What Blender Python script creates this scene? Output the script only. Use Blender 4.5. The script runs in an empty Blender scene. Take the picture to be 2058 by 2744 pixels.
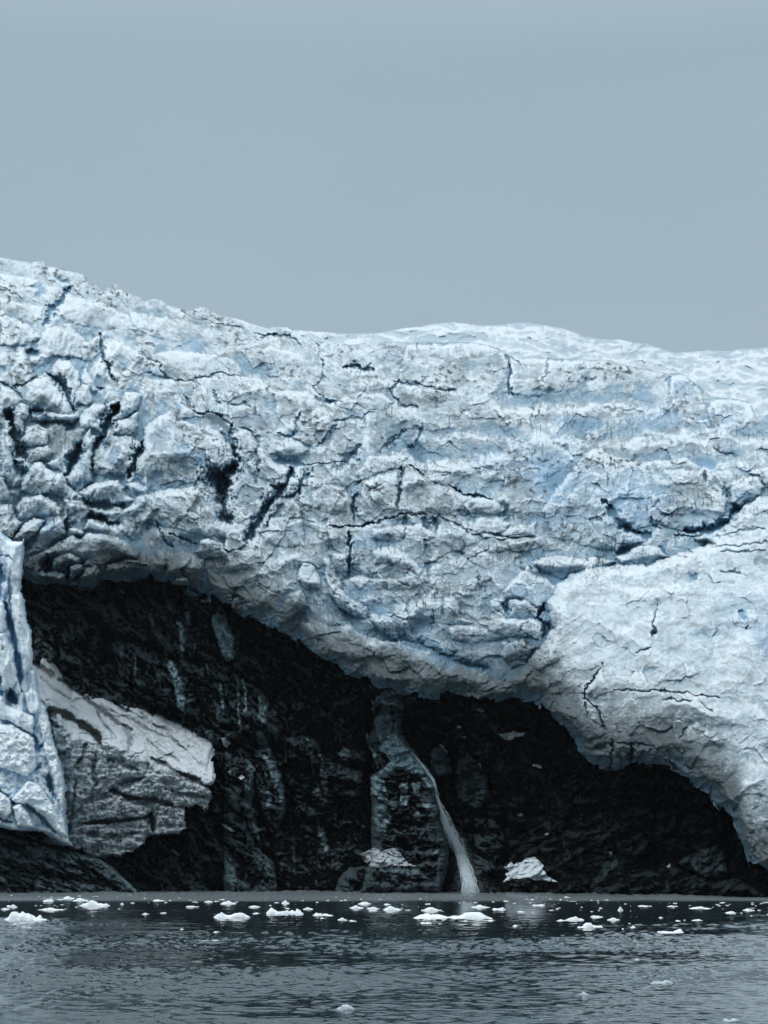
import bpy, math, random
import numpy as np

# ------------------------------------------------------------------ survey frame
# bearings and elevations were measured in units of 1/F radian from the boat;
# every surface then gets its own distance in metres
F = 4500.0
CU, HV, CAMH = 829.5, 1860.0, 6.0
K = 0.80612

def Zm(x0, y0, w):
    s = 1659.0 / w
    return lambda p: [((x0 + a / s) * K, (y0 + b / s) * K) for a, b in p]
z1 = Zm(0, 650, 1029)
z2 = Zm(1029, 800, 1029)
z3 = (lambda p: [((a / 2.1686) * K, (1400 + b / 2.1686) * K) for a, b in p])
z4 = Zm(600, 1600, 800)
z5 = Zm(1300, 1600, 758)
z6 = Zm(0, 2350, 1029)
z7 = Zm(1029, 2350, 1029)
zA = Zm(400, 1000, 600)
zB = Zm(900, 1150, 600)
zC = Zm(1458, 1150, 600)
zD = Zm(0, 1000, 500)

# ------------------------------------------------------------------ noise
def h2(ix, iy, seed):
    ix = ix.astype(np.int64).astype(np.uint64); iy = iy.astype(np.int64).astype(np.uint64)
    M = np.uint64(0xFFFFFFFF)
    h = (ix * np.uint64(374761393) + iy * np.uint64(668265263) + np.uint64(seed * 1442695041 & 0xFFFFFFFF)) & M
    h = ((h ^ (h >> np.uint64(13))) * np.uint64(1274126177)) & M
    h = ((h ^ (h >> np.uint64(16))) * np.uint64(2246822519)) & M
    h = h ^ (h >> np.uint64(15))
    return (h & M).astype(np.float64) / 4294967295.0

def gn(x, y, seed=0):                      # gradient noise, about -1..1
    xi = np.floor(x); yi = np.floor(y); fx = x - xi; fy = y - yi
    sx = fx * fx * fx * (fx * (fx * 6 - 15) + 10); sy = fy * fy * fy * (fy * (fy * 6 - 15) + 10)
    def g(a, b):
        t = h2(xi + a, yi + b, seed) * 2 * math.pi
        return np.cos(t) * (fx - a) + np.sin(t) * (fy - b)
    n0 = g(0, 0) * (1 - sx) + g(1, 0) * sx
    n1 = g(0, 1) * (1 - sx) + g(1, 1) * sx
    return (n0 * (1 - sy) + n1 * sy) * 1.5

def fbm(x, y, seed=0, octv=4, gain=.5):
    s = 0; a = 1.0; t = 0
    for o in range(octv):
        s = s + a * gn(x * 2 ** o + 17.3 * o, y * 2 ** o - 9.1 * o, seed + o); t += a; a *= gain
    return s / t

def ridged(x, y, seed=0, octv=4, gain=.5):
    s = 0; a = 1.0; t = 0
    for o in range(octv):
        s = s + a * (1 - 2 * np.abs(gn(x * 2 ** o + 31.7 * o, y * 2 ** o + 5.3 * o, seed + o))); t += a; a *= gain
    return s / t

def facets(x, y, seed=0, tilt=1.0):        # broken blocks: each cell its own tilted plane
    xi = np.floor(x); yi = np.floor(y)
    best = np.full(x.shape, 9e9); second = best.copy(); h = np.zeros_like(x)
    for a in (-1, 0, 1):
        for b in (-1, 0, 1):
            cx = xi + a; cy = yi + b
            px = cx + h2(cx, cy, seed); py = cy + h2(cx, cy, seed + 7)
            dx = x - px; dy = y - py
            d = dx * dx + dy * dy
            hh = (h2(cx, cy, seed + 13) - .5) + tilt * ((h2(cx, cy, seed + 19) - .5) * dx + (h2(cx, cy, seed + 23) - .35) * dy)
            m = d < best
            second = np.where(m, best, np.minimum(second, d))
            best = np.where(m, d, best); h = np.where(m, hh, h)
    return h, np.sqrt(second) - np.sqrt(best)

# ------------------------------------------------------------------ polygons
def sdf(u, v, P):                          # negative inside
    P = np.array(P, float); n = len(P)
    d = np.full(u.shape, 1e18); ins = np.zeros(u.shape, bool)
    for i in range(n):
        ax, ay = P[i]; bx, by = P[(i + 1) % n]
        ex, ey = bx - ax, by - ay
        wx, wy = u - ax, v - ay
        t = np.clip((wx * ex + wy * ey) / (ex * ex + ey * ey + 1e-9), 0, 1)
        d = np.minimum(d, (wx - ex * t) ** 2 + (wy - ey * t) ** 2)
        if ay != by:
            c = (ay > v) != (by > v)
            xs = ax + (v - ay) * ex / (by - ay)
            ins ^= c & (u < xs)
    d = np.sqrt(d)
    return np.where(ins, -d, d)

def ldist(u, v, P, taper=False):
    d = np.full(u.shape, 1e18); pos = np.zeros(u.shape); acc = 0.0
    for i in range(len(P) - 1):
        ax, ay = P[i]; bx, by = P[i + 1]
        ex, ey = bx - ax, by - ay; ln = math.hypot(ex, ey)
        t = np.clip(((u - ax) * ex + (v - ay) * ey) / (ex * ex + ey * ey + 1e-9), 0, 1)
        q = (u - ax - ex * t) ** 2 + (v - ay - ey * t) ** 2
        m = q < d; d = np.where(m, q, d); pos = np.where(m, acc + ln * t, pos); acc += ln
    d = np.sqrt(d)
    if taper:                               # cracks pinch out and swell along their run
        s_ = pos / acc; sd = P[0][0] * .37 + P[0][1] * .11
        wv = .35 + .75 * np.sin(np.pi * np.clip(s_ * .9 + .05, 0, 1)) ** .6 + .55 * np.sin(pos / 9. + sd) * np.sin(pos / 23. + sd * 2)
        d = d / np.clip(wv, .18, 1.6)
    return d

def near(u, v, P, m):
    P = np.array(P)
    return (u > P[:, 0].min() - m) & (u < P[:, 0].max() + m) & (v > P[:, 1].min() - m) & (v < P[:, 1].max() + m)

def sst(a, b, x):
    t = np.clip((x - a) / (b - a), 0, 1); return t * t * (3 - 2 * t)

class Tps:
    def __init__(s, pts):
        p = np.array(pts, float); s.P = p[:, :2] / 500.; n = len(p)
        A = np.zeros((n + 3, n + 3)); A[:n, :n] = s.k(s.P[:, None, :] - s.P[None, :, :]) + np.eye(n) * .02
        A[:n, n] = 1; A[:n, n + 1:] = s.P; A[n, :n] = 1; A[n + 1:, :n] = s.P.T
        s.w = np.linalg.solve(A, np.concatenate([p[:, 2], [0, 0, 0]]))
    def k(s, d):
        r = (d ** 2).sum(-1); return r * np.log(r + 1e-9) * .5
    def __call__(s, u, v):
        q = np.stack([u, v], -1) / 500.; n = len(s.P); o = s.w[n] + q[..., 0] * s.w[n + 1] + q[..., 1] * s.w[n + 2]
        for i in range(n): o = o + s.w[i] * s.k(q - s.P[i])
        return o

# ------------------------------------------------------------------ meshes from relief
C = bpy.context.scene.collection
def tag(o, label=None, cat=None, group=None, kind=None):
    if label: o['label'] = label
    if cat: o['category'] = cat
    if group: o['group'] = group
    if kind: o['kind'] = kind
    return o

def world(u, v, Y):
    return np.stack([(u - CU) / F * Y, Y, CAMH + (HV - v) / F * Y], -1)

def mesh_np(name, V, Q, col=None, T=None):
    me = bpy.data.meshes.new(name)
    nq = len(Q); nt = 0 if T is None else len(T)
    me.vertices.add(len(V)); me.vertices.foreach_set('co', V.astype(np.float32).ravel())
    idx = Q.ravel() if nt == 0 else np.concatenate([Q.ravel(), T.ravel()])
    me.loops.add(len(idx)); me.loops.foreach_set('vertex_index', idx.astype(np.int32))
    me.polygons.add(nq + nt)
    st = np.arange(nq) * 4
    if nt: st = np.concatenate([st, nq * 4 + np.arange(nt) * 3])
    me.polygons.foreach_set('loop_start', st.astype(np.int32))
    me.update(calc_edges=True)
    me.shade_smooth()
    if col is not None:
        at = me.color_attributes.new('tone', 'FLOAT_COLOR', 'POINT')
        c4 = np.ones((len(V), 4), np.float32); c4[:, :3] = col
        at.data.foreach_set('color', c4.ravel())
    o = bpy.data.objects.new(name, me); C.objects.link(o)
    return o

def blur(A, W, r):
    def bx(a):
        for ax in (0, 1):
            p = [(0, 0), (0, 0)]; p[ax] = (r + 1, r)
            c = np.cumsum(np.pad(a, p, mode='edge'), axis=ax)
            n = a.shape[ax]
            a = (np.take(c, np.arange(2 * r + 1, 2 * r + 1 + n), axis=ax) - np.take(c, np.arange(0, n), axis=ax)) / (2 * r + 1)
        return a
    return bx(bx(A * W)) / np.maximum(bx(bx(W)), 1e-6)

def relief_shade(U, V, R, W, col, step, amt=1.0, hol=1.0, blue=(.12, .25, .35)):
    # snow, weathered white and blue ice, plus painted shading: crests lighter, hollows darker
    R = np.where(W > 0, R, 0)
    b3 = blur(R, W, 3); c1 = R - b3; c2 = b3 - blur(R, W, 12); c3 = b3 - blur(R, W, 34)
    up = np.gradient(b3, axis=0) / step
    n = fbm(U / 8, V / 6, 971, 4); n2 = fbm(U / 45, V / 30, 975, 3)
    crest_light = sst(-.1, 1.7, c1 / 2.2 + c2 / 16 + .6 * up + 1.1 * n + 1.5 * n2 + .1) * .62 * amt
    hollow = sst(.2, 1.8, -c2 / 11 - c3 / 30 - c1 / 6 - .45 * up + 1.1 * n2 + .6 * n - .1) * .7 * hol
    crest_light = crest_light * sst(.10, .42, col.mean(-1))
    col = col * (1 - crest_light[..., None]) + np.array([.80, .86, .885]) * crest_light[..., None]
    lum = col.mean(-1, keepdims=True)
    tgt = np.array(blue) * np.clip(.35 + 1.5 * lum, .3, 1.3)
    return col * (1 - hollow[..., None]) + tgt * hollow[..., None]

def layer(name, u0, u1, v0, v1, step, inside, surf, mat, thick=40.0, vstep=None, fin=None, wide=False):
    us = np.arange(u0, u1 + step, step)
    if wide: us = np.concatenate([np.arange(-900, u0, 5.), us, np.arange(us[-1] + 5, 2700, 5.)])
    vs = np.arange(v0, v1 + step, vstep or step)
    U, V = np.meshgrid(us, vs)
    ok = inside(U, V) if inside else np.ones(U.shape, bool)
    idx = np.nonzero(ok)
    u = U[idx]; v = V[idx]
    if fin:
        Rr, col, Yb = surf(u, v)
        Rg = np.zeros(U.shape); Rg[idx] = Rr; cg = np.zeros(U.shape + (3,)); cg[idx] = col
        col = fin(U, V, Rg, ok.astype(float), cg, step)[idx]
        Y = Yb - Rr * Yb / F
    else:
        Y, col = surf(u, v)
    P = world(u, v, Y)
    ids = np.full(U.shape, -1, np.int64); ids[idx] = np.arange(len(u))
    a = ids[:-1, :-1]; b = ids[:-1, 1:]; c = ids[1:, 1:]; d = ids[1:, :-1]
    f = (a >= 0) & (b >= 0) & (c >= 0) & (d >= 0)
    Q = np.stack([a[f], d[f], c[f], b[f]], -1)
    # skirt round the rim, going straight back into the hill
    fp = np.pad(f, 1)
    fc = fp[1:-1, 1:-1]
    E = []
    for (m, p, q) in ((fc & ~fp[:-2, 1:-1], a, b), (fc & ~fp[2:, 1:-1], c, d), (fc & ~fp[1:-1, :-2], d, a), (fc & ~fp[1:-1, 2:], b, c)):
        E.append(np.stack([p[m], q[m]], -1))
    tops = E[0].ravel(); E = np.concatenate(E)
    n = len(P)
    un = np.unique(E); mp = np.full(n, -1, np.int64); mp[un] = n + np.arange(len(un))
    B = P[un].copy(); B[:, 1] += thick
    B[:, 0] += thick * P[un][:, 0] / P[un][:, 1]; istop = np.isin(un, np.unique(tops)); B[:, 2] += thick * np.where(istop, .5, 1.25) * np.maximum(P[un][:, 2] - CAMH, 0) / P[un][:, 1]
    SK = np.stack([E[:, 0], E[:, 1], mp[E[:, 1]], mp[E[:, 0]]], -1)
    P = np.concatenate([P, B]); col = np.concatenate([col, col[un]])
    Q = np.concatenate([Q, SK])
    o = mesh_np(name, P, Q, col)
    o.data.materials.append(mat)
    return o

# ------------------------------------------------------------------ materials
def mat_tone(name, rough=.6, spec=.3, bumps=((.35, .25), (2.2, .05)), var=.12, sss=0.0):
    m = bpy.data.materials.new(name); m.use_nodes = True
    N = m.node_tree.nodes; L = m.node_tree.links
    b = N['Principled BSDF']; b.inputs['Roughness'].default_value = rough
    b.inputs['Specular IOR Level'].default_value = spec
    at = N.new('ShaderNodeAttribute'); at.attribute_name = 'tone'
    tc = N.new('ShaderNodeTexCoord')
    n = N.new('ShaderNodeTexNoise'); n.inputs['Scale'].default_value = .9; n.inputs['Detail'].default_value = 6
    n.inputs['Roughness'].default_value = .7
    L.new(tc.outputs['Object'], n.inputs['Vector'])
    mr = N.new('ShaderNodeMapRange'); mr.inputs[1].default_value = .25; mr.inputs[2].default_value = .75
    mr.inputs[3].default_value = 1 - var; mr.inputs[4].default_value = 1 + var
    L.new(n.outputs['Fac'], mr.inputs[0])
    mx = N.new('ShaderNodeVectorMath'); mx.operation = 'SCALE'
    L.new(at.outputs['Color'], mx.inputs[0]); L.new(mr.outputs[0], mx.inputs['Scale'])
    L.new(mx.outputs[0], b.inputs['Base Color'])
    if sss:
        b.inputs['Subsurface Weight'].default_value = sss
        b.inputs['Subsurface Radius'].default_value = (.3, .6, 1.0); b.inputs['Subsurface Scale'].default_value = 1.3
    prev = None
    for sc, dist in bumps:
        k = N.new('ShaderNodeTexNoise'); k.inputs['Scale'].default_value = sc; k.inputs['Detail'].default_value = 8
        k.inputs['Roughness'].default_value = .65
        L.new(tc.outputs['Object'], k.inputs['Vector'])
        bp = N.new('ShaderNodeBump'); bp.inputs['Distance'].default_value = dist; bp.inputs['Strength'].default_value = 1
        L.new(k.outputs['Fac'], bp.inputs['Height'])
        if prev: L.new(prev.outputs[0], bp.inputs['Normal'])
        prev = bp
    L.new(prev.outputs[0], b.inputs['Normal'])
    return m

M_ICE = mat_tone('glacier_ice', .5, .3, ((.35, .18), (1.6, .08)), .10, sss=.35)
M_ROCK = mat_tone('dark_slate', .6, .04, ((.3, 2.0), (1.5, .5)), .35)
M_BANK = mat_tone('dirty_ice', .65, .2, ((.8, .9), (2.5, .3)), .15)
M_SNOW = mat_tone('old_snow', .7, .2, ((1.0, .3), (4, .1)), .06)

WHITE = np.array([.60, .675, .715]); GREY = np.array([.25, .325, .365]); BLUE = np.array([.20, .35, .50])
SILT = np.array([.010, .016, .018]); DIRT = np.array([.13, .165, .175]); DEEP = np.array([.03, .10, .17])

# ------------------------------------------------------------------ depth maps
ICE_Y = Tps([(-300, 1235, 445), (0, 1240, 442), (400, 1260, 430), (800, 1470, 412), (1050, 1510, 404), (1250, 1620, 380), (1500, 1760, 358), (1659, 1880, 345), (1950, 1940, 335),
             (-300, 1000, 462), (0, 1000, 458), (400, 1050, 446), (800, 1150, 436), (1200, 1150, 430), (1600, 1150, 418), (1950, 1150, 412), (1600, 1450, 374), (1250, 1400, 392), (850, 1350, 420),
             (0, 800, 484), (400, 850, 474), (800, 900, 470), (1200, 900, 466), (1600, 950, 456), (1950, 950, 452),
             (-300, 500, 545), (0, 560, 540), (200, 620, 530), (400, 680, 524), (600, 720, 516), (800, 740, 512), (1100, 770, 512), (1500, 800, 520), (1950, 830, 530)])
def shoreY(u):
    return np.interp(u, [-400, 0, 900, 1050, 1200, 1659, 2000], [418, 414, 412, 396, 385, 347, 332])

CAVE = ([(-420, 1238), (20, 1238), (48, 1242)] + z3([(220, 350), (260, 368), (380, 372), (480, 378), (560, 372), (590, 335), (700, 345), (790, 330), (870, 322), (930, 330), (1000, 358), (1060, 380), (1110, 400), (1200, 430), (1300, 470), (1345, 482), (1400, 530)])
        + z4([(190, 130), (280, 180), (330, 200), (420, 260), (480, 320), (540, 360), (640, 400), (700, 440), (780, 460), (850, 490), (960, 515), (1080, 560), (1200, 565), (1250, 542), (1280, 548), (1400, 565), (1500, 580)])
        + z5([(20, 612), (60, 620), (170, 605), (290, 620), (330, 640), (370, 690), (430, 730), (480, 790), (520, 840), (550, 910), (590, 955), (640, 990), (720, 1000), (770, 1010), (820, 1000), (870, 985), (930, 965), (1000, 985), (1050, 1000), (1120, 1030), (1200, 1070), (1260, 1120), (1320, 1170), (1340, 1200), (1400, 1250), (1450, 1310), (1480, 1370), (1500, 1440), (1520, 1500), (1545, 1560), (1600, 1580), (1659, 1600)]) + [(1780, 1925), (2100, 1960)])
SKY_MAIN = ([(-420, 470), (-200, 520)] + z1([(0, 62), (60, 75), (135, 85), (150, 80), (190, 82), (194, 100), (240, 105), (330, 128), (366, 134), (376, 160), (387, 184), (400, 174), (420, 186), (442, 210), (458, 203), (480, 182), (500, 178), (520, 192), (540, 215), (575, 226), (612, 236), (618, 251), (640, 248), (665, 240), (700, 250), (730, 270), (790, 287), (820, 290), (850, 278), (895, 280), (920, 300), (960, 315), (1000, 322), (1050, 335), (1090, 350), (1130, 362), (1165, 372), (1180, 363), (1245, 366), (1280, 392), (1330, 415), (1400, 428), (1520, 440), (1600, 430)])
            + z2([(0, 185), (140, 186), (380, 186), (480, 205), (540, 243), (720, 254), (850, 262), (980, 264), (1010, 283), (1060, 290), (1150, 302), (1230, 322), (1290, 320), (1350, 368), (1420, 425), (1500, 428), (1580, 445), (1610, 505), (1659, 500)]) + [(1800, 880), (2100, 860)])
SKY_FAR = ([(-420, 640), (400, 700)] + z1([(1000, 370), (1280, 378), (1340, 381), (1440, 388), (1520, 393), (1640, 388)])
           + z2([(20, 138), (60, 130), (110, 122), (160, 120), (200, 110), (260, 104), (310, 100), (370, 108), (430, 115), (500, 112), (560, 102), (620, 102), (700, 115), (770, 125), (830, 145), (860, 160), (940, 175), (1020, 175), (1080, 188), (1140, 195), (1200, 215), (1260, 232), (1330, 228), (1400, 222), (1500, 225), (1540, 215), (1600, 215), (1659, 210)]) + [(2100, 740)])
def poly_interp(P):
    P = np.array(P); o = np.argsort(P[:, 0]); return P[o, 0], P[o, 1]
CX, CY = poly_interp(CAVE); SX, SY = poly_interp(SKY_MAIN); FX, FY = poly_interp(SKY_FAR)

# ------------------------------------------------------------------ main glacier: blocks of ice
# (outline, height, rounding, lean)
B = []
def blk(P, H, w=14, lean=.12): B.append((P, H, w, lean))
# upper left slope
blk(z1([(190, 105), (370, 132), (376, 210), (300, 200), (200, 160)]), 18, 8)
blk(z1([(0, 130), (120, 150), (260, 200), (230, 260), (120, 260), (0, 215)]), 18, 12)
blk(z1([(0, 240), (110, 262), (190, 280), (180, 330), (120, 350), (60, 318), (0, 320)]), 22, 12)
blk(z1([(0, 320), (60, 318), (120, 350), (160, 390), (185, 412), (120, 440), (60, 452), (0, 440)]), 34)
blk(z1([(45, 555), (75, 460), (105, 455), (130, 520), (160, 585), (120, 622), (60, 618)]), 30, 16)
blk(z1([(160, 430), (200, 370), (300, 350), (350, 400), (420, 480), (400, 520), (340, 500), (250, 490), (170, 500)]), 30)
blk(z1([(230, 300), (290, 235), (420, 250), (520, 300), (620, 330), (600, 380), (420, 370), (300, 345)]), 24, 14)
blk(z1([(430, 410), (520, 430), (640, 490), (700, 530), (620, 570), (500, 590), (470, 540), (440, 470)]), 28)
blk(z1([(560, 300), (760, 330), (900, 370), (950, 430), (800, 440), (640, 400), (560, 350)]), 22, 18)
blk(z1([(660, 480), (750, 468), (900, 480), (1000, 500), (1050, 545), (1040, 575), (900, 572), (760, 600), (640, 560)]), 30, 12)
blk(z1([(0, 610), (60, 640), (100, 682), (90, 745), (0, 745)]), 30)
blk(z1([(1040, 460), (1180, 450), (1290, 480), (1400, 550), (1370, 610), (1240, 600), (1100, 560)]), 20, 16)
blk(z1([(1180, 640), (1330, 640), (1440, 740), (1450, 800), (1370, 872), (1290, 850), (1200, 760)]), 24, 16)
blk(z1([(1450, 700), (1500, 655), (1560, 645), (1659, 655), (1700, 690), (1640, 735), (1560, 742)]), 30, 10)
blk(z1([(1500, 600), (1590, 585), (1660, 620), (1640, 660), (1520, 650)]), 22, 12)
blk(z1([(1380, 450), (1440, 400), (1540, 425), (1659, 400), (1720, 440), (1640, 520), (1480, 520)]), 16, 14)
# serac cluster at the left
blk(zD([(235, 105), (300, 60), (390, 0), (440, 15), (520, 80), (580, 160), (610, 260), (640, 330), (600, 380), (380, 370), (260, 330), (225, 220)]), 44, 16)
blk(z1([(215, 552), (250, 505), (300, 510), (345, 560), (350, 620), (312, 705), (290, 640), (240, 590)]), 36, 14)
blk(zD([(660, 170), (740, 90), (790, 100), (820, 200), (820, 270), (760, 290), (680, 260)]), 46, 12)
blk(zD([(720, 50), (745, -40), (770, -40), (800, 20), (880, 150), (820, 180), (740, 90)]), 34, 10)
blk(zD([(100, 350), (140, 300), (200, 265), (255, 290), (260, 370), (220, 420), (210, 560), (180, 600), (150, 520), (120, 450)]), 58, 14)
blk(zD([(240, 470), (350, 455), (420, 500), (450, 600), (420, 640), (300, 640), (200, 690), (180, 600)]), 34, 12)
blk(zD([(200, 700), (420, 640), (480, 700), (420, 780), (300, 800), (240, 780)]), 30, 16)
blk(zD([(270, 330), (620, 370), (700, 340), (705, 400), (640, 430), (400, 425), (280, 420)]), 40, 8)
blk(zD([(700, 400), (760, 320), (840, 265), (930, 280), (950, 310), (890, 400), (890, 520), (800, 490), (710, 480)]), 36, 14)
blk(zD([(950, 290), (1000, 240), (1060, 225), (1080, 250), (1000, 350), (970, 400), (920, 400)]), 36, 10)
blk(zD([(985, 380), (1060, 260), (1110, 175), (1180, 165), (1250, 185), (1240, 260), (1210, 340), (1120, 400), (1000, 430)]), 62, 14)
blk(zD([(990, 430), (1120, 405), (1220, 345), (1230, 480), (1160, 560), (980, 560), (1000, 500)]), 44, 12)
blk(zD([(820, 700), (900, 620), (960, 550), (1160, 560), (1270, 640), (1200, 720), (1190, 850), (1130, 910), (1000, 920), (820, 900)]), 34, 14)
blk(zD([(840, 690), (860, 650), (960, 530), (990, 550), (940, 640), (870, 690)]), 50, 7)
blk(zD([(730, 640), (740, 570), (800, 490), (812, 560), (850, 560), (855, 610), (820, 680), (815, 880), (830, 960), (740, 1030), (690, 1050), (620, 1000), (595, 915), (680, 820), (710, 700)]), 62, 14)
blk(zD([(410, 800), (450, 765), (530, 755), (550, 800), (545, 870), (480, 860)]), 34, 12)
blk(zD([(0, 560), (40, 600), (60, 680), (110, 740), (130, 840), (170, 900), (235, 920), (220, 970), (160, 1020), (60, 1010), (0, 900)]), 60, 16)
blk(zD([(215, 900), (310, 800), (370, 790), (420, 850), (500, 900), (550, 880), (590, 930), (610, 1000), (700, 1060), (740, 1110), (640, 1140), (500, 1090), (280, 1080), (180, 1050)]), 66, 18)
blk(zD([(-40, 890), (30, 930), (60, 1010), (90, 1060), (80, 1130), (0, 1140)]), 66, 14)
blk(zD([(700, 1060), (790, 1000), (900, 960), (1060, 950), (1120, 1050), (1200, 1135), (1100, 1150), (880, 1160), (760, 1130)]), 66, 18)
blk(zD([(1110, 985), (1200, 970), (1300, 1000), (1340, 1060), (1290, 1120), (1210, 1130), (1150, 1050)]), 40, 16)
blk(zD([(130, 1180), (200, 1110), (380, 1080), (500, 1150), (560, 1200), (540, 1260), (420, 1270), (260, 1300), (160, 1310)]), 58, 16)
blk(zD([(-60, 1180), (110, 1160), (150, 1300), (220, 1330), (100, 1470), (-60, 1480)]), 50, 16)
blk(zD([(110, 1470), (210, 1340), (300, 1290), (400, 1300), (350, 1380), (260, 1490), (220, 1560), (150, 1530)]), 66, 16)
blk(zD([(350, 1400), (430, 1330), (540, 1260), (590, 1380), (580, 1450), (500, 1500), (420, 1560), (330, 1600), (260, 1600)]), 44, 16)
blk(zD([(560, 1100), (640, 1130), (760, 1140), (790, 1250), (700, 1330), (620, 1330), (600, 1220)]), 56, 16)
blk(zD([(610, 1370), (680, 1380), (750, 1410), (740, 1450), (640, 1450)]), 66, 12)
blk(zD([(780, 1300), (860, 1290), (950, 1320), (980, 1410), (880, 1410), (740, 1390)]), 60, 12)
blk(zD([(800, 1200), (850, 1195), (990, 1225), (1080, 1240), (1000, 1270), (860, 1270)]), 52, 8)
blk(zD([(1090, 1230), (1180, 1160), (1240, 1170), (1270, 1230), (1200, 1260), (1100, 1270)]), 44, 12)
# overhanging broken blocks over the cave (upper left)
blk(zD([(220, 1720), (260, 1640), (430, 1560), (560, 1480), (650, 1440), (720, 1470), (780, 1420), (960, 1440), (1060, 1460), (1180, 1540), (1250, 1600), (1230, 1660), (1120, 1640), (940, 1700), (920, 1760), (700, 1700), (480, 1640), (380, 1720), (350, 1790)]), 84, 18)
blk(zD([(450, 1720), (480, 1640), (620, 1590), (700, 1620), (740, 1680), (730, 1710), (620, 1720), (560, 1770)]), 108, 16)
blk(zD([(610, 1720), (680, 1690), (740, 1710), (750, 1760), (660, 1830), (615, 1800)]), 122, 16)
blk(zD([(430, 1780), (500, 1760), (570, 1780), (590, 1860), (570, 1900), (430, 1880)]), 118, 16)
blk(zD([(340, 1790), (390, 1750), (430, 1790), (430, 1870), (370, 1850)]), 106, 12)
blk(zD([(690, 1870), (720, 1790), (750, 1740), (850, 1710), (910, 1770), (880, 1850), (830, 1890), (700, 1900)]), 132, 16)
blk(zD([(745, 1720), (770, 1660), (850, 1720), (800, 1750)]), 110, 8)
blk(zD([(940, 1700), (1120, 1650), (1250, 1660), (1240, 1740), (1150, 1810), (960, 1830)]), 40, 16)
blk(zA([(0, 1390), (60, 1310), (120, 1300), (230, 1330), (220, 1400), (130, 1440), (110, 1530), (0, 1480)]), 70, 14)
blk(zA([(120, 1400), (250, 1320), (300, 1340), (410, 1380), (400, 1500), (380, 1600), (250, 1600), (180, 1520), (110, 1530)]), 84, 14)
blk(zA([(170, 1560), (200, 1510), (290, 1510), (300, 1600), (380, 1640), (300, 1660)]), 100, 10)
blk(zA([(340, 1330), (380, 1240), (430, 1225), (540, 1260), (580, 1340), (560, 1360), (420, 1380)]), 78, 12)
blk(zA([(600, 1740), (625, 1660), (660, 1660), (690, 1760), (620, 1780)]), 110, 10)
blk(zA([(1040, 1640), (1130, 1600), (1180, 1720), (1100, 1790), (1000, 1860), (960, 1760)]), 84, 12)
blk(zA([(1350, 1640), (1420, 1610), (1500, 1690), (1620, 1770), (1610, 1820), (1500, 1800), (1400, 1730)]), 84, 12)
blk(zA([(1140, 1400), (1220, 1430), (1280, 1520), (1270, 1600), (1160, 1600), (1090, 1520)]), 60, 12)
blk(zA([(1290, 1380), (1330, 1370), (1400, 1500), (1440, 1600), (1380, 1620), (1310, 1550)]), 56, 10)
blk(zA([(1340, 1330), (1470, 1340), (1480, 1500), (1400, 1540), (1350, 1420)]), 34, 10)
# centre
blk(zA([(-40, 400), (60, 330), (160, 270), (200, 320), (370, 400), (440, 395), (520, 440), (600, 540), (640, 640), (560, 700), (440, 700), (420, 780), (240, 830), (40, 880), (-60, 900), (-100, 700), (-40, 560)]), 44, 26, .05)
blk(zA([(430, 395), (520, 430), (560, 480), (480, 500), (380, 440)]), 56, 8)
blk(zA([(610, 430), (660, 395), (760, 440), (810, 520), (780, 600), (720, 640), (650, 600), (600, 520)]), 44, 12)
blk(zA([(820, 520), (870, 560), (920, 650), (1040, 690), (1060, 760), (980, 830), (880, 800), (780, 760), (720, 680), (790, 600)]), 34, 16)
blk(zA([(-100, 900), (120, 860), (340, 840), (480, 900), (520, 1040), (530, 1110), (640, 1110), (760, 1150), (700, 1240), (400, 1200), (200, 1150), (-100, 1100)]), 46, 24, .1)
blk(zA([(840, 1100), (880, 1000), (960, 940), (1060, 920), (1110, 990), (1140, 1100), (1150, 1280), (1000, 1300), (860, 1240), (800, 1160)]), 46, 14)
blk(zA([(990, 830), (1060, 760), (1110, 800), (1100, 870), (1030, 930)]), 44, 12)
blk(zA([(1200, 900), (1300, 820), (1450, 850), (1490, 920), (1500, 1060), (1340, 1040), (1220, 1000)]), 24, 14)
blk(zA([(930, 560), (1020, 480), (1120, 510), (1190, 570), (1100, 620), (960, 610)]), 34, 12)
blk(zA([(1070, 480), (1120, 390), (1200, 340), (1330, 310), (1370, 370), (1340, 450), (1220, 560), (1130, 510)]), 44, 14)
blk(zB([(150, 330), (240, 200), (500, 190), (690, 260), (650, 350), (500, 280), (350, 310), (200, 380)]), 34, 10)
blk(zB([(470, 600), (480, 380), (520, 270), (600, 300), (700, 390), (860, 440), (1000, 500), (1170, 520), (1260, 600), (1200, 630), (1010, 620), (860, 640), (660, 620)]), 48, 22, .1)
blk(zB([(150, 640), (200, 400), (330, 340), (460, 310), (460, 600), (300, 650)]), 36, 14)
blk(zB([(1010, 780), (1030, 660), (1190, 650), (1290, 700), (1240, 770), (1120, 790)]), 36, 12)
blk(zB([(1210, 780), (1300, 720), (1480, 690), (1480, 780), (1340, 810)]), 34, 12)
blk(zB([(270, 740), (420, 710), (640, 700), (740, 790), (640, 840), (350, 830), (260, 800)]), 30, 16)
blk(zB([(270, 900), (400, 860), (520, 920), (640, 1040), (620, 1090), (540, 1040), (380, 980), (280, 1000)]), 36, 14)
blk(zB([(40, 1130), (160, 1080), (300, 1110), (560, 1090), (640, 1140), (560, 1190), (300, 1190), (100, 1190)]), 44, 10)
blk(zB([(-80, 1100), (0, 1150), (80, 1230), (160, 1280), (240, 1320), (230, 1380), (150, 1390), (60, 1330), (-40, 1230)]), 86, 14)
blk(zB([(240, 1370), (330, 1380), (430, 1410), (440, 1500), (480, 1550), (420, 1560), (300, 1480)]), 60, 12)
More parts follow.
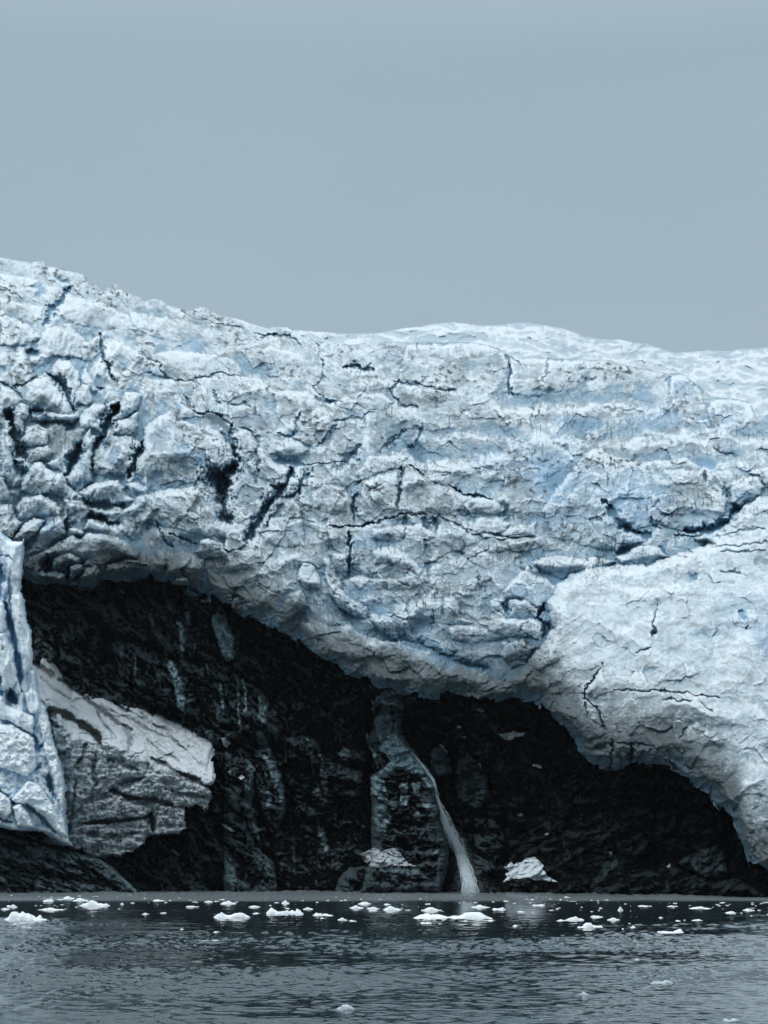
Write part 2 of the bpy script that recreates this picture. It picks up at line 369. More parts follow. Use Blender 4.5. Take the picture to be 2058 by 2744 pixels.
blk(zB([(640, 1230), (740, 1180), (800, 1240), (780, 1400), (700, 1420), (580, 1400), (540, 1380)]), 24, 20)
blk(zB([(800, 1250), (900, 1230), (920, 1380), (1030, 1440), (880, 1460), (800, 1440)]), 26, 14)
blk(zB([(830, 1480), (900, 1455), (1000, 1460), (1120, 1480), (1140, 1420), (1200, 1390), (1300, 1400), (1480, 1410), (1560, 1490), (1520, 1570), (1300, 1530), (1210, 1560), (1000, 1590), (860, 1560)]), 46, 18)
blk(zB([(1220, 1580), (1400, 1560), (1480, 1620), (1400, 1740), (1300, 1780), (1240, 1700)]), 40, 14)
blk(zB([(1140, 1280), (1260, 1200), (1280, 1340), (1360, 1390), (1260, 1400), (1150, 1350)]), 24, 14)
blk(zB([(1230, 1200), (1340, 1090), (1420, 1010), (1460, 1080), (1560, 1100), (1650, 1160), (1600, 1280), (1480, 1310), (1360, 1250), (1260, 1260)]), 50, 14)
blk(zB([(1440, 990), (1530, 945), (1660, 940), (1800, 960), (1940, 950), (2080, 980), (1960, 1050), (1800, 1060), (1660, 1110), (1560, 1060)]), 52, 12)
blk(zB([(1280, 1260), (1400, 1260), (1500, 1330), (1500, 1400), (1380, 1400), (1280, 1370)]), 34, 14)
# right: bluffs and terraces
blk(zC([(-20, 610), (90, 440), (180, 330), (290, 200), (350, 150), (430, 140), (520, 200), (700, 240), (900, 230), (1050, 210), (1130, 260), (1250, 300), (1330, 400), (1360, 520), (1340, 620), (1260, 700), (1120, 760), (1000, 750), (830, 700), (760, 720), (620, 760), (560, 900), (400, 890), (200, 830), (60, 800)]), 58, 30, .06)
blk(zC([(300, 190), (400, 190), (440, 250), (400, 280), (320, 250)]), 66, 8)
blk(zC([(600, 780), (650, 750), (720, 780), (740, 830), (640, 870), (590, 850)]), 64, 12)
blk(zC([(530, 950), (640, 890), (760, 860), (860, 880), (920, 940), (800, 1000), (680, 1020), (560, 1010)]), 76, 12)
blk(zC([(1375, 480), (1390, 390), (1480, 350), (1590, 345), (1630, 420), (1600, 500), (1480, 560), (1390, 590)]), 70, 16)
blk(zC([(1500, 320), (1600, 290), (1720, 280), (1720, 420), (1640, 430), (1590, 350)]), 60, 12)
blk(z2([(100, 200), (380, 190), (490, 210), (540, 250), (530, 330), (480, 410), (380, 400), (200, 380), (60, 350), (80, 250)]), 30, 14)
blk(z2([(550, 260), (860, 268), (900, 340), (840, 400), (700, 400), (560, 400), (540, 330)]), 24, 12)
blk(z2([(860, 268), (1000, 272), (1060, 295), (1200, 320), (1250, 400), (1200, 420), (1000, 410), (880, 400)]), 24, 16)
blk(z2([(1240, 330), (1310, 330), (1370, 400), (1400, 520), (1440, 595), (1350, 585), (1270, 510), (1230, 420)]), 34, 12)
blk(z2([(1420, 440), (1500, 430), (1580, 450), (1605, 505), (1560, 560), (1470, 592), (1410, 540), (1390, 480)]), 34, 12)
blk(z2([(545, 350), (640, 335), (720, 370), (700, 420), (600, 425), (540, 400)]), 38, 12)
blk(z2([(260, 590), (330, 575), (420, 590), (330, 615)]), 26, 8)

# terraces: (crest line left to right, step height, shelf width): ground above the crest lies back
TERR = [(zB([(240, 200), (420, 215), (560, 240), (700, 268), (900, 272), (1000, 262), (1100, 262), (1190, 220), (1260, 150), (1330, 110), (1430, 90), (1490, 55), (1600, 85), (1659, 95)]) + zC([(200, 92), (330, 98), (560, 110), (740, 120), (900, 85), (1050, 75), (1180, 115), (1260, 60), (1380, 50), (1460, 90), (1660, 110), (1800, 120)]), 70, 40),
        (z2([(170, 610), (300, 600), (450, 598), (600, 600)]), 30, 24),
        (z2([(440, 480), (600, 480), (750, 490), (900, 472), (1000, 470), (1120, 480), (1220, 480)]), 50, 30),
        (z2([(130, 190), (380, 188), (480, 205), (545, 247), (720, 257), (860, 264), (990, 267), (1060, 292), (1200, 320)]), 20, 20),
        (z1([(600, 590), (800, 600), (1000, 575), (1100, 590), (1250, 640)]), 26, 24),
        (z1([(400, 1130), (600, 1105), (800, 1080), (900, 1080)]), 24, 18),
        (zB([(-100, 920), (0, 905), (90, 930), (260, 880)]), 24, 18),
        (zB([(480, 1290), (620, 1300), (760, 1300), (960, 1320)]), 20, 18)]

# the long front rim: everything below this crest stands forward
RIM = (z4([(430, 90), (480, 110), (600, 165), (700, 150), (740, 190), (860, 235), (960, 250), (1000, 240), (1080, 262), (1150, 290), (1230, 345), (1300, 375), (1400, 405), (1460, 420), (1500, 455), (1560, 470), (1600, 450), (1659, 400)])
       + zC([(20, 1550), (60, 1440), (20, 1300), (10, 1290), (60, 1230), (90, 1160), (200, 1070), (290, 1050), (340, 1030), (450, 1010), (560, 1010), (690, 1000), (760, 1005), (860, 960), (960, 940), (1050, 900), (1180, 870), (1220, 840), (1100, 810), (1180, 780), (1310, 740), (1380, 680), (1430, 620), (1500, 550), (1620, 495), (1720, 480)]) + [(1760, 1050), (2100, 1030)])
RIMP = RIM + [(2150, 2100), (550, 2100), (600, 1400)]

# cracks: (line, width, depth, tone, tone weight)
CR = []
def crk(P, w, d, col=SILT, k=1.0): CR.append((P, w, d, col, k))
crk(z1([(430, 390), (440, 440), (445, 490), (480, 560), (490, 590)]), 5, 30, DEEP, .8)
crk(z1([(300, 195), (270, 240), (230, 290), (190, 342)]), 6, 26, BLUE, .9)
crk(zD([(430, 0), (520, 70), (585, 150), (605, 240), (640, 310), (670, 330)]), 6, 36, DEEP, .7)
crk(zD([(1060, 260), (1010, 330), (960, 430), (930, 540), (880, 620), (830, 680)]), 9, 60, DEEP, 1)
crk(zD([(815, 700), (815, 870)]), 2.5, 20, DEEP, .9)
crk(zD([(720, 660), (680, 740), (640, 810), (580, 890)]), 9, 60, DEEP, 1)
crk(zD([(80, 360), (110, 450), (140, 540), (170, 650), (210, 740), (230, 780)]), 9, 60, SILT, .9)
crk(zD([(140, 780), (160, 860), (220, 900)]), 12, 30, DIRT, .8)
crk(zD([(270, 340), (350, 350)]), 8, 30, DEEP, .9)
crk(zD([(1270, 640), (1200, 730), (1170, 860), (1130, 910)]), 6, 40, DEEP, .7)
crk(zD([(780, 1150), (900, 1170), (1100, 1180)]), 8, 30, DEEP, .6)
crk(zD([(800, 1270), (950, 1300), (980, 1340), (1020, 1340)]), 8, 40, SILT, .6)
crk(zD([(590, 1300), (590, 1380), (560, 1460)]), 5, 30, DEEP, .5)
crk(zD([(110, 1460), (160, 1400), (250, 1320)]), 3, 20, DEEP, .9)
crk(zD([(0, 80), (100, 120), (160, 170), (205, 230)]), 3, 16, DIRT, .8)
crk(zD([(130, 120), (230, 100), (320, 30)]), 3, 16, DIRT, .8)
crk(zD([(860, 120), (900, 150), (940, 140)]), 4, 20, DIRT, .9)
crk(zD([(390, 430), (560, 430), (640, 450), (700, 420)]), 5, 12, SILT, .6)
crk(zD([(590, 500), (640, 480), (620, 450)]), 8, 12, SILT, .6)
crk(zD([(410, 1640), (430, 1700), (430, 1760)]), 8, 50, SILT, 1)
crk(zD([(600, 1750), (600, 1880)]), 6, 40, SILT, 1)
crk(zD([(650, 1850), (700, 1800)]), 5, 40, SILT, 1)
crk(zA([(260, 150), (290, 240), (350, 290), (440, 290), (520, 310), (560, 350), (610, 380)]), 3, 16, SILT, .8)
crk(zA([(420, 320), (500, 340), (560, 400), (610, 440)]), 14, 12, SILT, .6)
crk(zA([(610, 370), (615, 470), (640, 620)]), 5, 20, SILT, .8)
crk(zA([(530, 440), (600, 500), (640, 600), (680, 650)]), 8, 16, SILT, .6)
crk(zA([(660, 395), (730, 430), (790, 480), (800, 520)]), 5, 20, SILT, .85)
crk(zA([(630, 700), (590, 720), (540, 760), (515, 800), (525, 880)]), 17, 80, SILT, 1)
crk(zA([(525, 800), (540, 920), (560, 1020), (570, 1090)]), 14, 40, SILT, .95)
crk(zA([(570, 780), (570, 880), (545, 960)]), 8, 40, SILT, .9)
crk(zA([(790, 620), (800, 680), (810, 730)]), 6, 14, SILT, .75)
crk(zA([(1050, 700), (1050, 760), (990, 840), (900, 950), (840, 1040), (780, 1140), (710, 1235)]), 8, 50, np.array([.05, .10, .14]), .9)
crk(zA([(1110, 860), (1000, 960), (930, 1040), (840, 1160)]), 7, 24, DIRT, .7)
crk(zA([(1180, 740), (1130, 800), (1110, 880)]), 6, 24, DIRT, .9)
crk(zA([(1520, 900), (1520, 990), (1515, 1080)]), 5, 10, SILT, .9)
crk(zA([(1310, 1140), (1420, 1140), (1560, 1120), (1700, 1110)]), 2.5, 12, SILT, .9)
crk(zA([(1490, 1180), (1490, 1290), (1485, 1380), (1470, 1490)]), 6, 10, SILT, .75)
crk(zA([(60, 1100), (90, 1180), (110, 1240), (180, 1300)]), 2.5, 14, SILT, .8)
crk(zA([(140, 1180), (240, 1220), (350, 1255)]), 2.5, 14, SILT, .8)
crk(zA([(480, 130), (500, 200), (530, 230)]), 5, 16, DEEP, .7)
crk(zA([(960, 640), (1060, 660), (1140, 680)]), 7, 14, DEEP, .6)
crk(zA([(960, 450), (1060, 480), (1090, 400), (1110, 290)]), 4, 14, DEEP, .6)
crk(zA([(620, 230), (700, 220), (760, 250)]), 4, 12, SILT, .6)
crk(zA([(1230, 180), (1330, 210), (1430, 215), (1440, 240)]), 5, 14, SILT, .7)
crk(zA([(1370, 350), (1440, 340), (1560, 330), (1660, 290)]), 3, 12, SILT, .8)
crk(zA([(1380, 370), (1340, 440), (1260, 510)]), 4, 16, DEEP, .6)
crk(zA([(1560, 540), (1520, 620), (1400, 690)]), 6, 12, SILT, .65)
crk(zA([(1540, 830), (1600, 770)]), 4, 12, SILT, .8)
crk(zA([(1160, 680), (1300, 660), (1450, 665)]), 2, 10, SILT, .6)
crk(z1([(600, 475), (680, 520), (720, 590), (800, 598), (880, 582), (960, 563), (1040, 578)]), 2.5, 14, SILT, .7)
crk(z1([(1390, 500), (1400, 580), (1350, 620), (1400, 670), (1460, 700)]), 2.5, 12, SILT, .7)
crk(z1([(1490, 535), (1530, 530), (1590, 550)]), 6, 30, SILT, 1)
crk(z1([(1375, 435), (1385, 445)]), 4, 16, SILT, .9)
crk(z1([(1090, 385), (1150, 405), (1250, 400), (1300, 450)]), 2.5, 12, SILT, .6)
crk(z1([(1130, 410), (1200, 400)]), 3, 12, SILT, .8)
crk(z1([(870, 330), (950, 350), (1050, 370)]), 2, 10, DIRT, .8)
crk(z1([(0, 195), (60, 225), (100, 240)]), 3, 10, SILT, .6)
crk(z1([(130, 190), (190, 200), (170, 225)]), 9, 14, BLUE, .6)
crk(z1([(240, 150), (290, 165)]), 8, 12, BLUE, .5)
crk(z1([(125, 470), (150, 480)]), 9, 30, DEEP, .7)
crk(z2([(530, 240), (545, 300), (538, 380), (560, 412)]), 4.5, 24, SILT, .9)
crk(z2([(460, 205), (530, 240), (600, 290)]), 2.5, 12, SILT, .7)
crk(z2([(40, 350), (80, 372), (160, 370), (230, 392), (310, 402)]), 3, 14, SILT, .9)
crk(z2([(60, 350), (30, 390), (50, 440), (70, 460), (150, 470)]), 4.5, 16, SILT, .85)
crk(z2([(810, 180), (850, 215), (852, 248)]), 3, 14, SILT, .9)
crk(z2([(0, 645), (60, 600), (95, 565)]), 2.5, 12, SILT, .85)
crk(z2([(142, 190), (142, 215)]), 4, 10, SILT, .9)
crk(z2([(205, 190), (205, 225)]), 3.5, 10, SILT, .7)
crk(z2([(685, 350), (705, 290), (715, 255)]), 4, 12, DEEP, .8)
crk(z2([(880, 350), (905, 345)]), 4, 12, DEEP, .8)
crk(z2([(1325, 318), (1330, 325)]), 3, 10, DEEP, .9)
crk(z2([(950, 472), (1050, 478), (1120, 486)]), 4, 12, SILT, .7)
crk(z2([(110, 640), (150, 650), (150, 560)]), 6, 12, DEEP, .6)
crk(zB([(490, 280), (480, 380), (465, 470), (460, 600)]), 4.5, 14, SILT, .8)
crk(zB([(560, 270), (620, 330), (680, 380)]), 4, 16, SILT, .8)
crk(zB([(850, 420), (900, 450), (950, 490), (1050, 490), (1160, 518)]), 3.5, 24, SILT, 1)
crk(zB([(130, 490), (140, 660)]), 5.5, 12, SILT, .9)
crk(zB([(0, 725), (120, 720), (300, 690), (440, 640), (600, 625), (660, 630)]), 2.6, 16, SILT, .9)
crk(zB([(860, 690), (960, 740), (1000, 780)]), 2.6, 12, DEEP, .8)
crk(zB([(110, 740), (105, 860), (105, 950), (90, 1080)]), 5, 10, SILT, .6)
crk(zB([(515, 640), (510, 740), (505, 830)]), 4, 8, SILT, .9)
crk(zB([(650, 645), (670, 730)]), 7, 8, SILT, .75)
crk(zB([(735, 660), (735, 740)]), 7, 8, SILT, .85)
crk(zB([(660, 820), (660, 930), (690, 1040), (680, 1140)]), 9, 6, SILT, .38)
crk(zB([(940, 820), (955, 880), (935, 930)]), 4.5, 6, SILT, .7)
crk(zB([(1210, 540), (1270, 560), (1260, 620)]), 7, 10, SILT, .9)
crk(zB([(1200, 640), (1300, 650), (1255, 690)]), 4, 8, SILT, .85)
crk(zB([(1020, 780), (1120, 775), (1240, 790), (1380, 805), (1460, 795)]), 2.6, 12, DEEP, .7)
crk(zB([(730, 320), (850, 320), (780, 350)]), 5, 8, SILT, .75)
crk(zB([(250, 450), (340, 415)]), 3.5, 10, SILT, .9)
crk(zB([(320, 160), (420, 80), (490, 10)]), 3.5, 12, SILT, .9)
crk(zB([(60, 240), (130, 180), (160, 120)]), 8, 10, SILT, .5)
crk(zB([(560, 130), (580, 180), (630, 220)]), 9, 10, DEEP, .6)
crk(zB([(970, 970), (1060, 930), (1130, 890)]), 2, 8, DEEP, .9)
crk(zB([(430, 1105), (480, 1130), (530, 1170)]), 4, 10, SILT, .85)
crk(zB([(400, 990), (440, 1030)]), 8, 5, SILT, .5)
crk(zB([(500, 1000), (540, 1040)]), 5, 5, SILT, .6)
crk(zB([(710, 1340), (710, 1520)]), 1.8, 8, DEEP, .8)
crk(zB([(1430, 1010), (1460, 1050)]), 2.5, 14, DEEP, .9)
crk(zB([(1520, 1310), (1510, 1400), (1570, 1470), (1560, 1520)]), 6, 40, DEEP, .8)
crk(zB([(1400, 1540), (1510, 1560)]), 3, 12, DEEP, .7)
crk(zB([(480, 1560), (640, 1620), (780, 1680), (960, 1740), (1100, 1770)]), 9, 24, DEEP, .6)
crk(zB([(780, 1670), (860, 1680)]), 3, 12, SILT, .7)
crk(zB([(1250, 1290), (1270, 1340)]), 6, 20, DEEP, .6)
crk(zC([(430, 530), (500, 600), (560, 700), (620, 740), (700, 780), (780, 790)]), 7, 24, np.array([.06, .17, .27]), .8)
crk(zC([(560, 720), (700, 780)]), 7, 16, DEEP, .4)
crk(zC([(1420, 590), (1380, 660), (1320, 710), (1230, 745), (1120, 760), (1030, 750)]), 7, 40, np.array([.06, .19, .32]), .9)
crk(zC([(950, 775), (1040, 795), (1120, 800), (1180, 780)]), 3.5, 16, SILT, .7)
crk(zC([(880, 740), (820, 700), (790, 660)]), 4, 12, DEEP, .6)
crk(zC([(540, 905), (620, 900)]), 8, 20, DEEP, .8)
crk(zC([(380, 640), (430, 680)]), 4, 8, DEEP, .8)
crk(zC([(440, 780), (520, 820), (520, 900)]), 5, 8, SILT, .6)
crk(zC([(850, 870), (910, 920)]), 7, 14, DEEP, .6)
crk(zC([(960, 880), (1060, 880)]), 4, 6, SILT, .5)
crk(zC([(1140, 240), (1240, 270)]), 10, 16, BLUE, .95)
crk(zC([(1265, 140), (1330, 180), (1410, 195)]), 4, 14, np.array([.1, .25, .4]), .9)
crk(zC([(1190, 310), (1200, 380)]), 7, 16, SILT, .9)
crk(zC([(1250, 340), (1280, 400), (1330, 430)]), 8, 12, SILT, .45)
crk(zC([(920, 300), (1020, 280), (1100, 300), (1160, 280)]), 7, 8, SILT, .4)
crk(zC([(1340, 460), (1370, 490)]), 6, 14, DEEP, .8)
crk(zC([(60, 100), (160, 130), (220, 190)]), 5, 8, SILT, .6)
crk(zC([(520, 240), (560, 270)]), 5, 8, DEEP, .7)
crk(zC([(820, 560), (850, 530), (800, 580)]), 5, 10, SILT, .6)
crk(zC([(990, 520), (990, 570)]), 4, 6, SILT, .6)
crk(zC([(850, 1300), (830, 1360), (812, 1420), (812, 1490), (806, 1540)]), 2.4, 14, SILT, .75)
crk(zC([(812, 1415), (812, 1440)]), 5, 20, SILT, 1)
crk(zC([(806, 1500), (806, 1520)]), 4, 12, SILT, .9)
crk(zC([(685, 1645), (740, 1635), (785, 1610)]), 2.6, 12, SILT, .9)
crk(zC([(1505, 1445), (1510, 1485)]), 4.5, 24, DEEP, 1)
crk(zC([(1460, 1340), (1480, 1390)]), 7, 12, BLUE, .7)
crk(zC([(1100, 1090), (1140, 1105)]), 7, 14, BLUE, .7)
crk(zC([(1300, 1060), (1420, 1050), (1500, 1080)]), 2.6, 10, SILT, .7)
crk(zC([(1560, 1010), (1600, 970), (1700, 980)]), 8, 10, SILT, .4)
crk(zC([(1240, 870), (1460, 850), (1640, 830)]), 3, 10, BLUE, .5)
crk(zC([(1200, 790), (1330, 790), (1500, 740), (1640, 740)]), 3, 10, BLUE, .5)
crk(zC([(1300, 905), (1400, 910), (1640, 900)]), 3, 10, BLUE, .5)
crk(z5([(680, 390), (640, 470), (600, 530), (590, 600), (650, 640), (680, 700), (705, 770)]), 3, 22, SILT, .6)
crk(z5([(585, 620), (600, 690)]), 2, 16, SILT, .6)
crk(z5([(850, 855), (860, 900), (855, 975)]), 4.5, 30, SILT, 1)
crk(z5([(770, 850), (840, 865), (920, 860), (1000, 890)]), 2.4, 12, SILT, .8)
crk(z5([(740, 830), (745, 1000)]), 3, 16, SILT, .8)
crk(z5([(640, 900), (700, 870)]), 5, 16, SILT, .6)
crk(z5([(760, 545), (1000, 550), (1130, 556), (1240, 575), (1380, 592)]), 1.8, 14, SILT, .6)
crk(z5([(1040, 600), (1110, 600), (1200, 612)]), 2.6, 14, SILT, .7)
crk(z5([(1260, 610), (1330, 670)]), 2.5, 10, SILT, .5)
crk(z5([(1180, 770), (1140, 830)]), 2.5, 12, SILT, .6)
crk(z5([(800, 1010), (870, 985)]), 2.5, 8, SILT, .6)
blk(z5([(490, 700), (520, 630), (590, 600), (640, 640), (690, 740), (695, 850), (612, 905), (540, 830)]), 118, 12)
blk(z5([(380, 650), (460, 630), (500, 640), (450, 700), (400, 690)]), 112, 8)
blk(z5([(595, 560), (650, 470), (680, 400), (700, 480), (740, 560), (730, 600), (660, 610)]), 112, 8)
blk(z5([(760, 860), (845, 875), (845, 985), (780, 1000), (750, 930)]), 116, 8)
blk(z5([(865, 870), (925, 880), (915, 965), (870, 980)]), 112, 8)
blk(z5([(700, 850), (740, 800), (770, 850), (740, 870)]), 120, 6)
blk(z5([(1140, 840), (1190, 760), (1240, 730), (1330, 790), (1400, 860), (1300, 870), (1190, 850)]), 116, 12)

# tone patches: (centre, rx, ry, tone, weight)
PT = []
def pat(f, c, rx, ry, col, k): PT.append((f([c])[0], rx, ry, col, k))
for (c, rx, ry, k) in [((1540, 320), 55, 45, .8), ((1380, 260), 60, 30, .5), ((1100, 240), 40, 30, .5), ((1580, 700), 80, 40, .5), ((1600, 480), 30, 30, .6),
                       ((200, 1330), 90, 50, .5), ((600, 1500), 80, 60, .35), ((1000, 1640), 110, 45, .5), ((1420, 1340), 60, 40, .4), ((300, 840), 60, 20, .4),
                       ((1350, 1560), 80, 40, .3), ((1400, 1190), 60, 30, .3), ((1160, 1180), 80, 50, .25)]:
    pat(zB, c, rx, ry, BLUE, k)
for (c, rx, ry, k) in [((420, 560), 110, 90, .45), ((760, 420), 80, 60, .5), ((700, 600), 90, 60, .45), ((1180, 700), 70, 40, .4), ((150, 300), 60, 50, .6), ((620, 820), 60, 40, .4),
                       ((280, 60), 60, 14, .4), ((120, 1080), 50, 22, .8), ((1460, 480), 40, 20, .7), ((40, 420), 60, 60, .5), ((1640, 1550), 30, 50, .5), ((1430, 1340), 70, 60, .3), ((0, 1380), 14, 30, .8)]:
    pat(zC, c, rx, ry, BLUE, k)
for (c, rx, ry, k) in [((1170, 520), 70, 40, .7), ((860, 540), 60, 16, .7), ((780, 525), 30, 14, .5), ((380, 290), 20, 14, .5), ((590, 640), 60, 24, .5), ((1300, 370), 40, 40, .4), ((1450, 530), 60, 30, .5), ((60, 280), 40, 20, .2)]:
    pat(z2, c, rx, ry, BLUE, k)
for (c, rx, ry, k) in [((370, 650), 18, 60, .6), ((385, 600), 30, 20, .5), ((230, 565), 30, 24, .6), ((410, 720), 30, 18, .5), ((1000, 470), 30, 14, .6), ((290, 560), 24, 14, .5), ((640, 480), 24, 20, .3), ((1000, 230), 0, 0, 0)]:
    if rx: PT.append(((c[0], c[1] + 0), rx, ry, BLUE, 0.0))
for (c, rx, ry, k) in [((30, 820), 16, 30, .6), ((750, 840), 14, 40, .7), ((680, 980), 20, 16, .4), ((1150, 360), 14, 16, .7), ((1020, 760), 24, 26, .5), ((1240, 920), 10, 14, .6), ((1250, 1060), 24, 16, .6),
                       ((1570, 290), 12, 10, .5), ((1230, 590), 16, 10, .5), ((1620, 680), 20, 20, .6), ((660, 1300), 14, 14, .6), ((350, 1060), 14, 14, .3), ((430, 1340), 24, 30, .6), ((1080, 1110), 18, 14, .3), ((1000, 1320), 20, 14, .5)]:
    pat(zD, c, rx, ry, BLUE, k)
pat(zA, (380, 640), 22, 22, BLUE, .7); pat(zA, (260, 590), 14, 14, BLUE, .5); pat(zA, (1040, 460), 24, 10, BLUE, .6); pat(zA, (200, 240), 12, 10, BLUE, .5); pat(zA, (1290, 480), 30, 16, BLUE, .4)
pat(zA, (1030, 1180), 26, 20, BLUE, .4); pat(zA, (720, 780), 50, 26, BLUE, .3); pat(zA, (1060, 640), 30, 12, BLUE, .6)
# silt films
pat(zD, (560, 560), 46, 26, DIRT, .7); pat(zD, (340, 720), 36, 22, DIRT, .6); pat(zA, (960, 1000), 18, 26, DIRT, .6); pat(zA, (700, 1400), 60, 40, DIRT, .5)
pat(zA, (1420, 1000), 34, 24, DIRT, .6); pat(zB, (300, 560), 30, 30, DIRT, .4); pat(zC, (1080, 420), 50, 26, DIRT, .4); pat(zB, (800, 520), 24, 14, SILT, .5)
pat(zB, (700, 620), 60, 14, DIRT, .4); pat(z2, (400, 300), 60, 40, DIRT, .2); pat(z2, (170, 430), 50, 24, DIRT, .5); pat(z2, (100, 430), 20, 18, SILT, .5)
pat(z1, (1500, 900), 24, 24, SILT, .35); pat(z1, (640, 500), 40, 18, DIRT, .4); pat(z1, (1180, 430), 50, 20, DIRT, .4); pat(z1, (730, 570), 30, 12, DIRT, .5)
pat(zA, (860, 380), 28, 12, DIRT, .6); pat(zA, (470, 860), 14, 30, DIRT, .5); pat(zA, (200, 740), 30, 14, DIRT, .5); pat(zC, (480, 680), 50, 50, DIRT, .2)
pat(zA, (500, 350), 30, 16, SILT, .3); pat(zC, (330, 230), 18, 10, DIRT, .6)

LOBE = zC([(60, 1180), (200, 1070), (690, 1000), (1050, 900), (1400, 650), (1720, 460)]) + [(2200, 1000), (2200, 1900), (1659, 1780), (1500, 1620), (1300, 1530), (1190, 1470), (1180, 1330)]

def clipY(u): return np.interp(u, CX, CY)

def ice_field(u, v):
    edge = clipY(u)
    w1 = fbm(u / 90, v / 90, 3, 4); w2 = fbm(u / 90 + 50, v / 90 - 20, 9, 4)
    f1 = fbm(u / 22, v / 22, 60, 3); f2 = fbm(u / 22 + 9, v / 22 + 7, 66, 3)
    wu = u + 16 * w1 + 4 * f1; wv = v + 16 * w2 + 4 * f2         # warp for big shapes
    g1 = fbm(u / 7, v / 7, 63, 3); g2 = fbm(u / 7 + 3, v / 7, 68, 3)
    bu = u + 4.5 * f1 + 2.2 * g1; bv = v + 4.5 * f2 + 2.2 * g2     # slight warp for traced shapes
    R = np.zeros_like(u)
    # front mass standing forward of the rim
    s = sdf(bu, bv, RIMP)
    inr = sst(620, 760, u)
    fm = np.where(s < 0, 1, 0) * np.sqrt(1 - (1 - np.clip(-s / 30, 0, 1)) ** 2)
    R += 92 * fm * inr
    # traced blocks
    Bk = np.zeros_like(u)
    for P, H, w, lean in B:
        m = near(u, v, P, 6)
        if not m.any(): continue
        d = -sdf(bu[m], bv[m], P)
        v0_ = min(p[1] for p in P); v1_ = max(p[1] for p in P)
        dm = max(4., d.max()); t = np.clip(d / min(w * .7, .7 * dm), 0, 1)
        rel = np.clip((v[m] - v0_) / (v1_ - v0_), 0, 1)          # crest stands proud, the foot melts into the slope
        h = np.where(d > 0, H * (.75 * np.sqrt(np.clip(1 - (1 - t) ** 2, 0, 1)) + .35 * np.clip(d / dm, 0, 1)) * (1.12 - .85 * rel ** 1.1), 0) * (np.where(u[m] < 480, .8, .8 if (v1_ - v0_) > 34 else .38) + .6 * sst(470, 330, u[m]) * sst(640, 740, v[m]) * sst(1090, 1010, v[m]))
        Bk[m] = np.maximum(Bk[m], h)
    R = R * .0 + np.maximum(R, Bk) + .15 * np.minimum(R, Bk)
    # terraces
    for P, H, w in TERR:
        xs, ys = poly_interp(P)
        g = sst(xs[0] - 10, xs[0] + 60, u) * (1 - sst(xs[-1] - 60, xs[-1] + 10, u))
        d = np.interp(wu, xs, ys) - .5 * bv - .5 * wv                  # above the crest > 0
        H = H * .65; R -= g * H * np.where(d > 0, (d / w) * np.exp(1 - np.clip(d / w, 0, 30)), 0)
        R += g * H * .25 * np.where(d <= 0, np.exp(-(-d) / (w * 1.2)) * (1 - np.exp(d / 4)), 0)
    return R, edge, (wu, wv, bu, bv, s, w1, w2, f1, f2, g1)

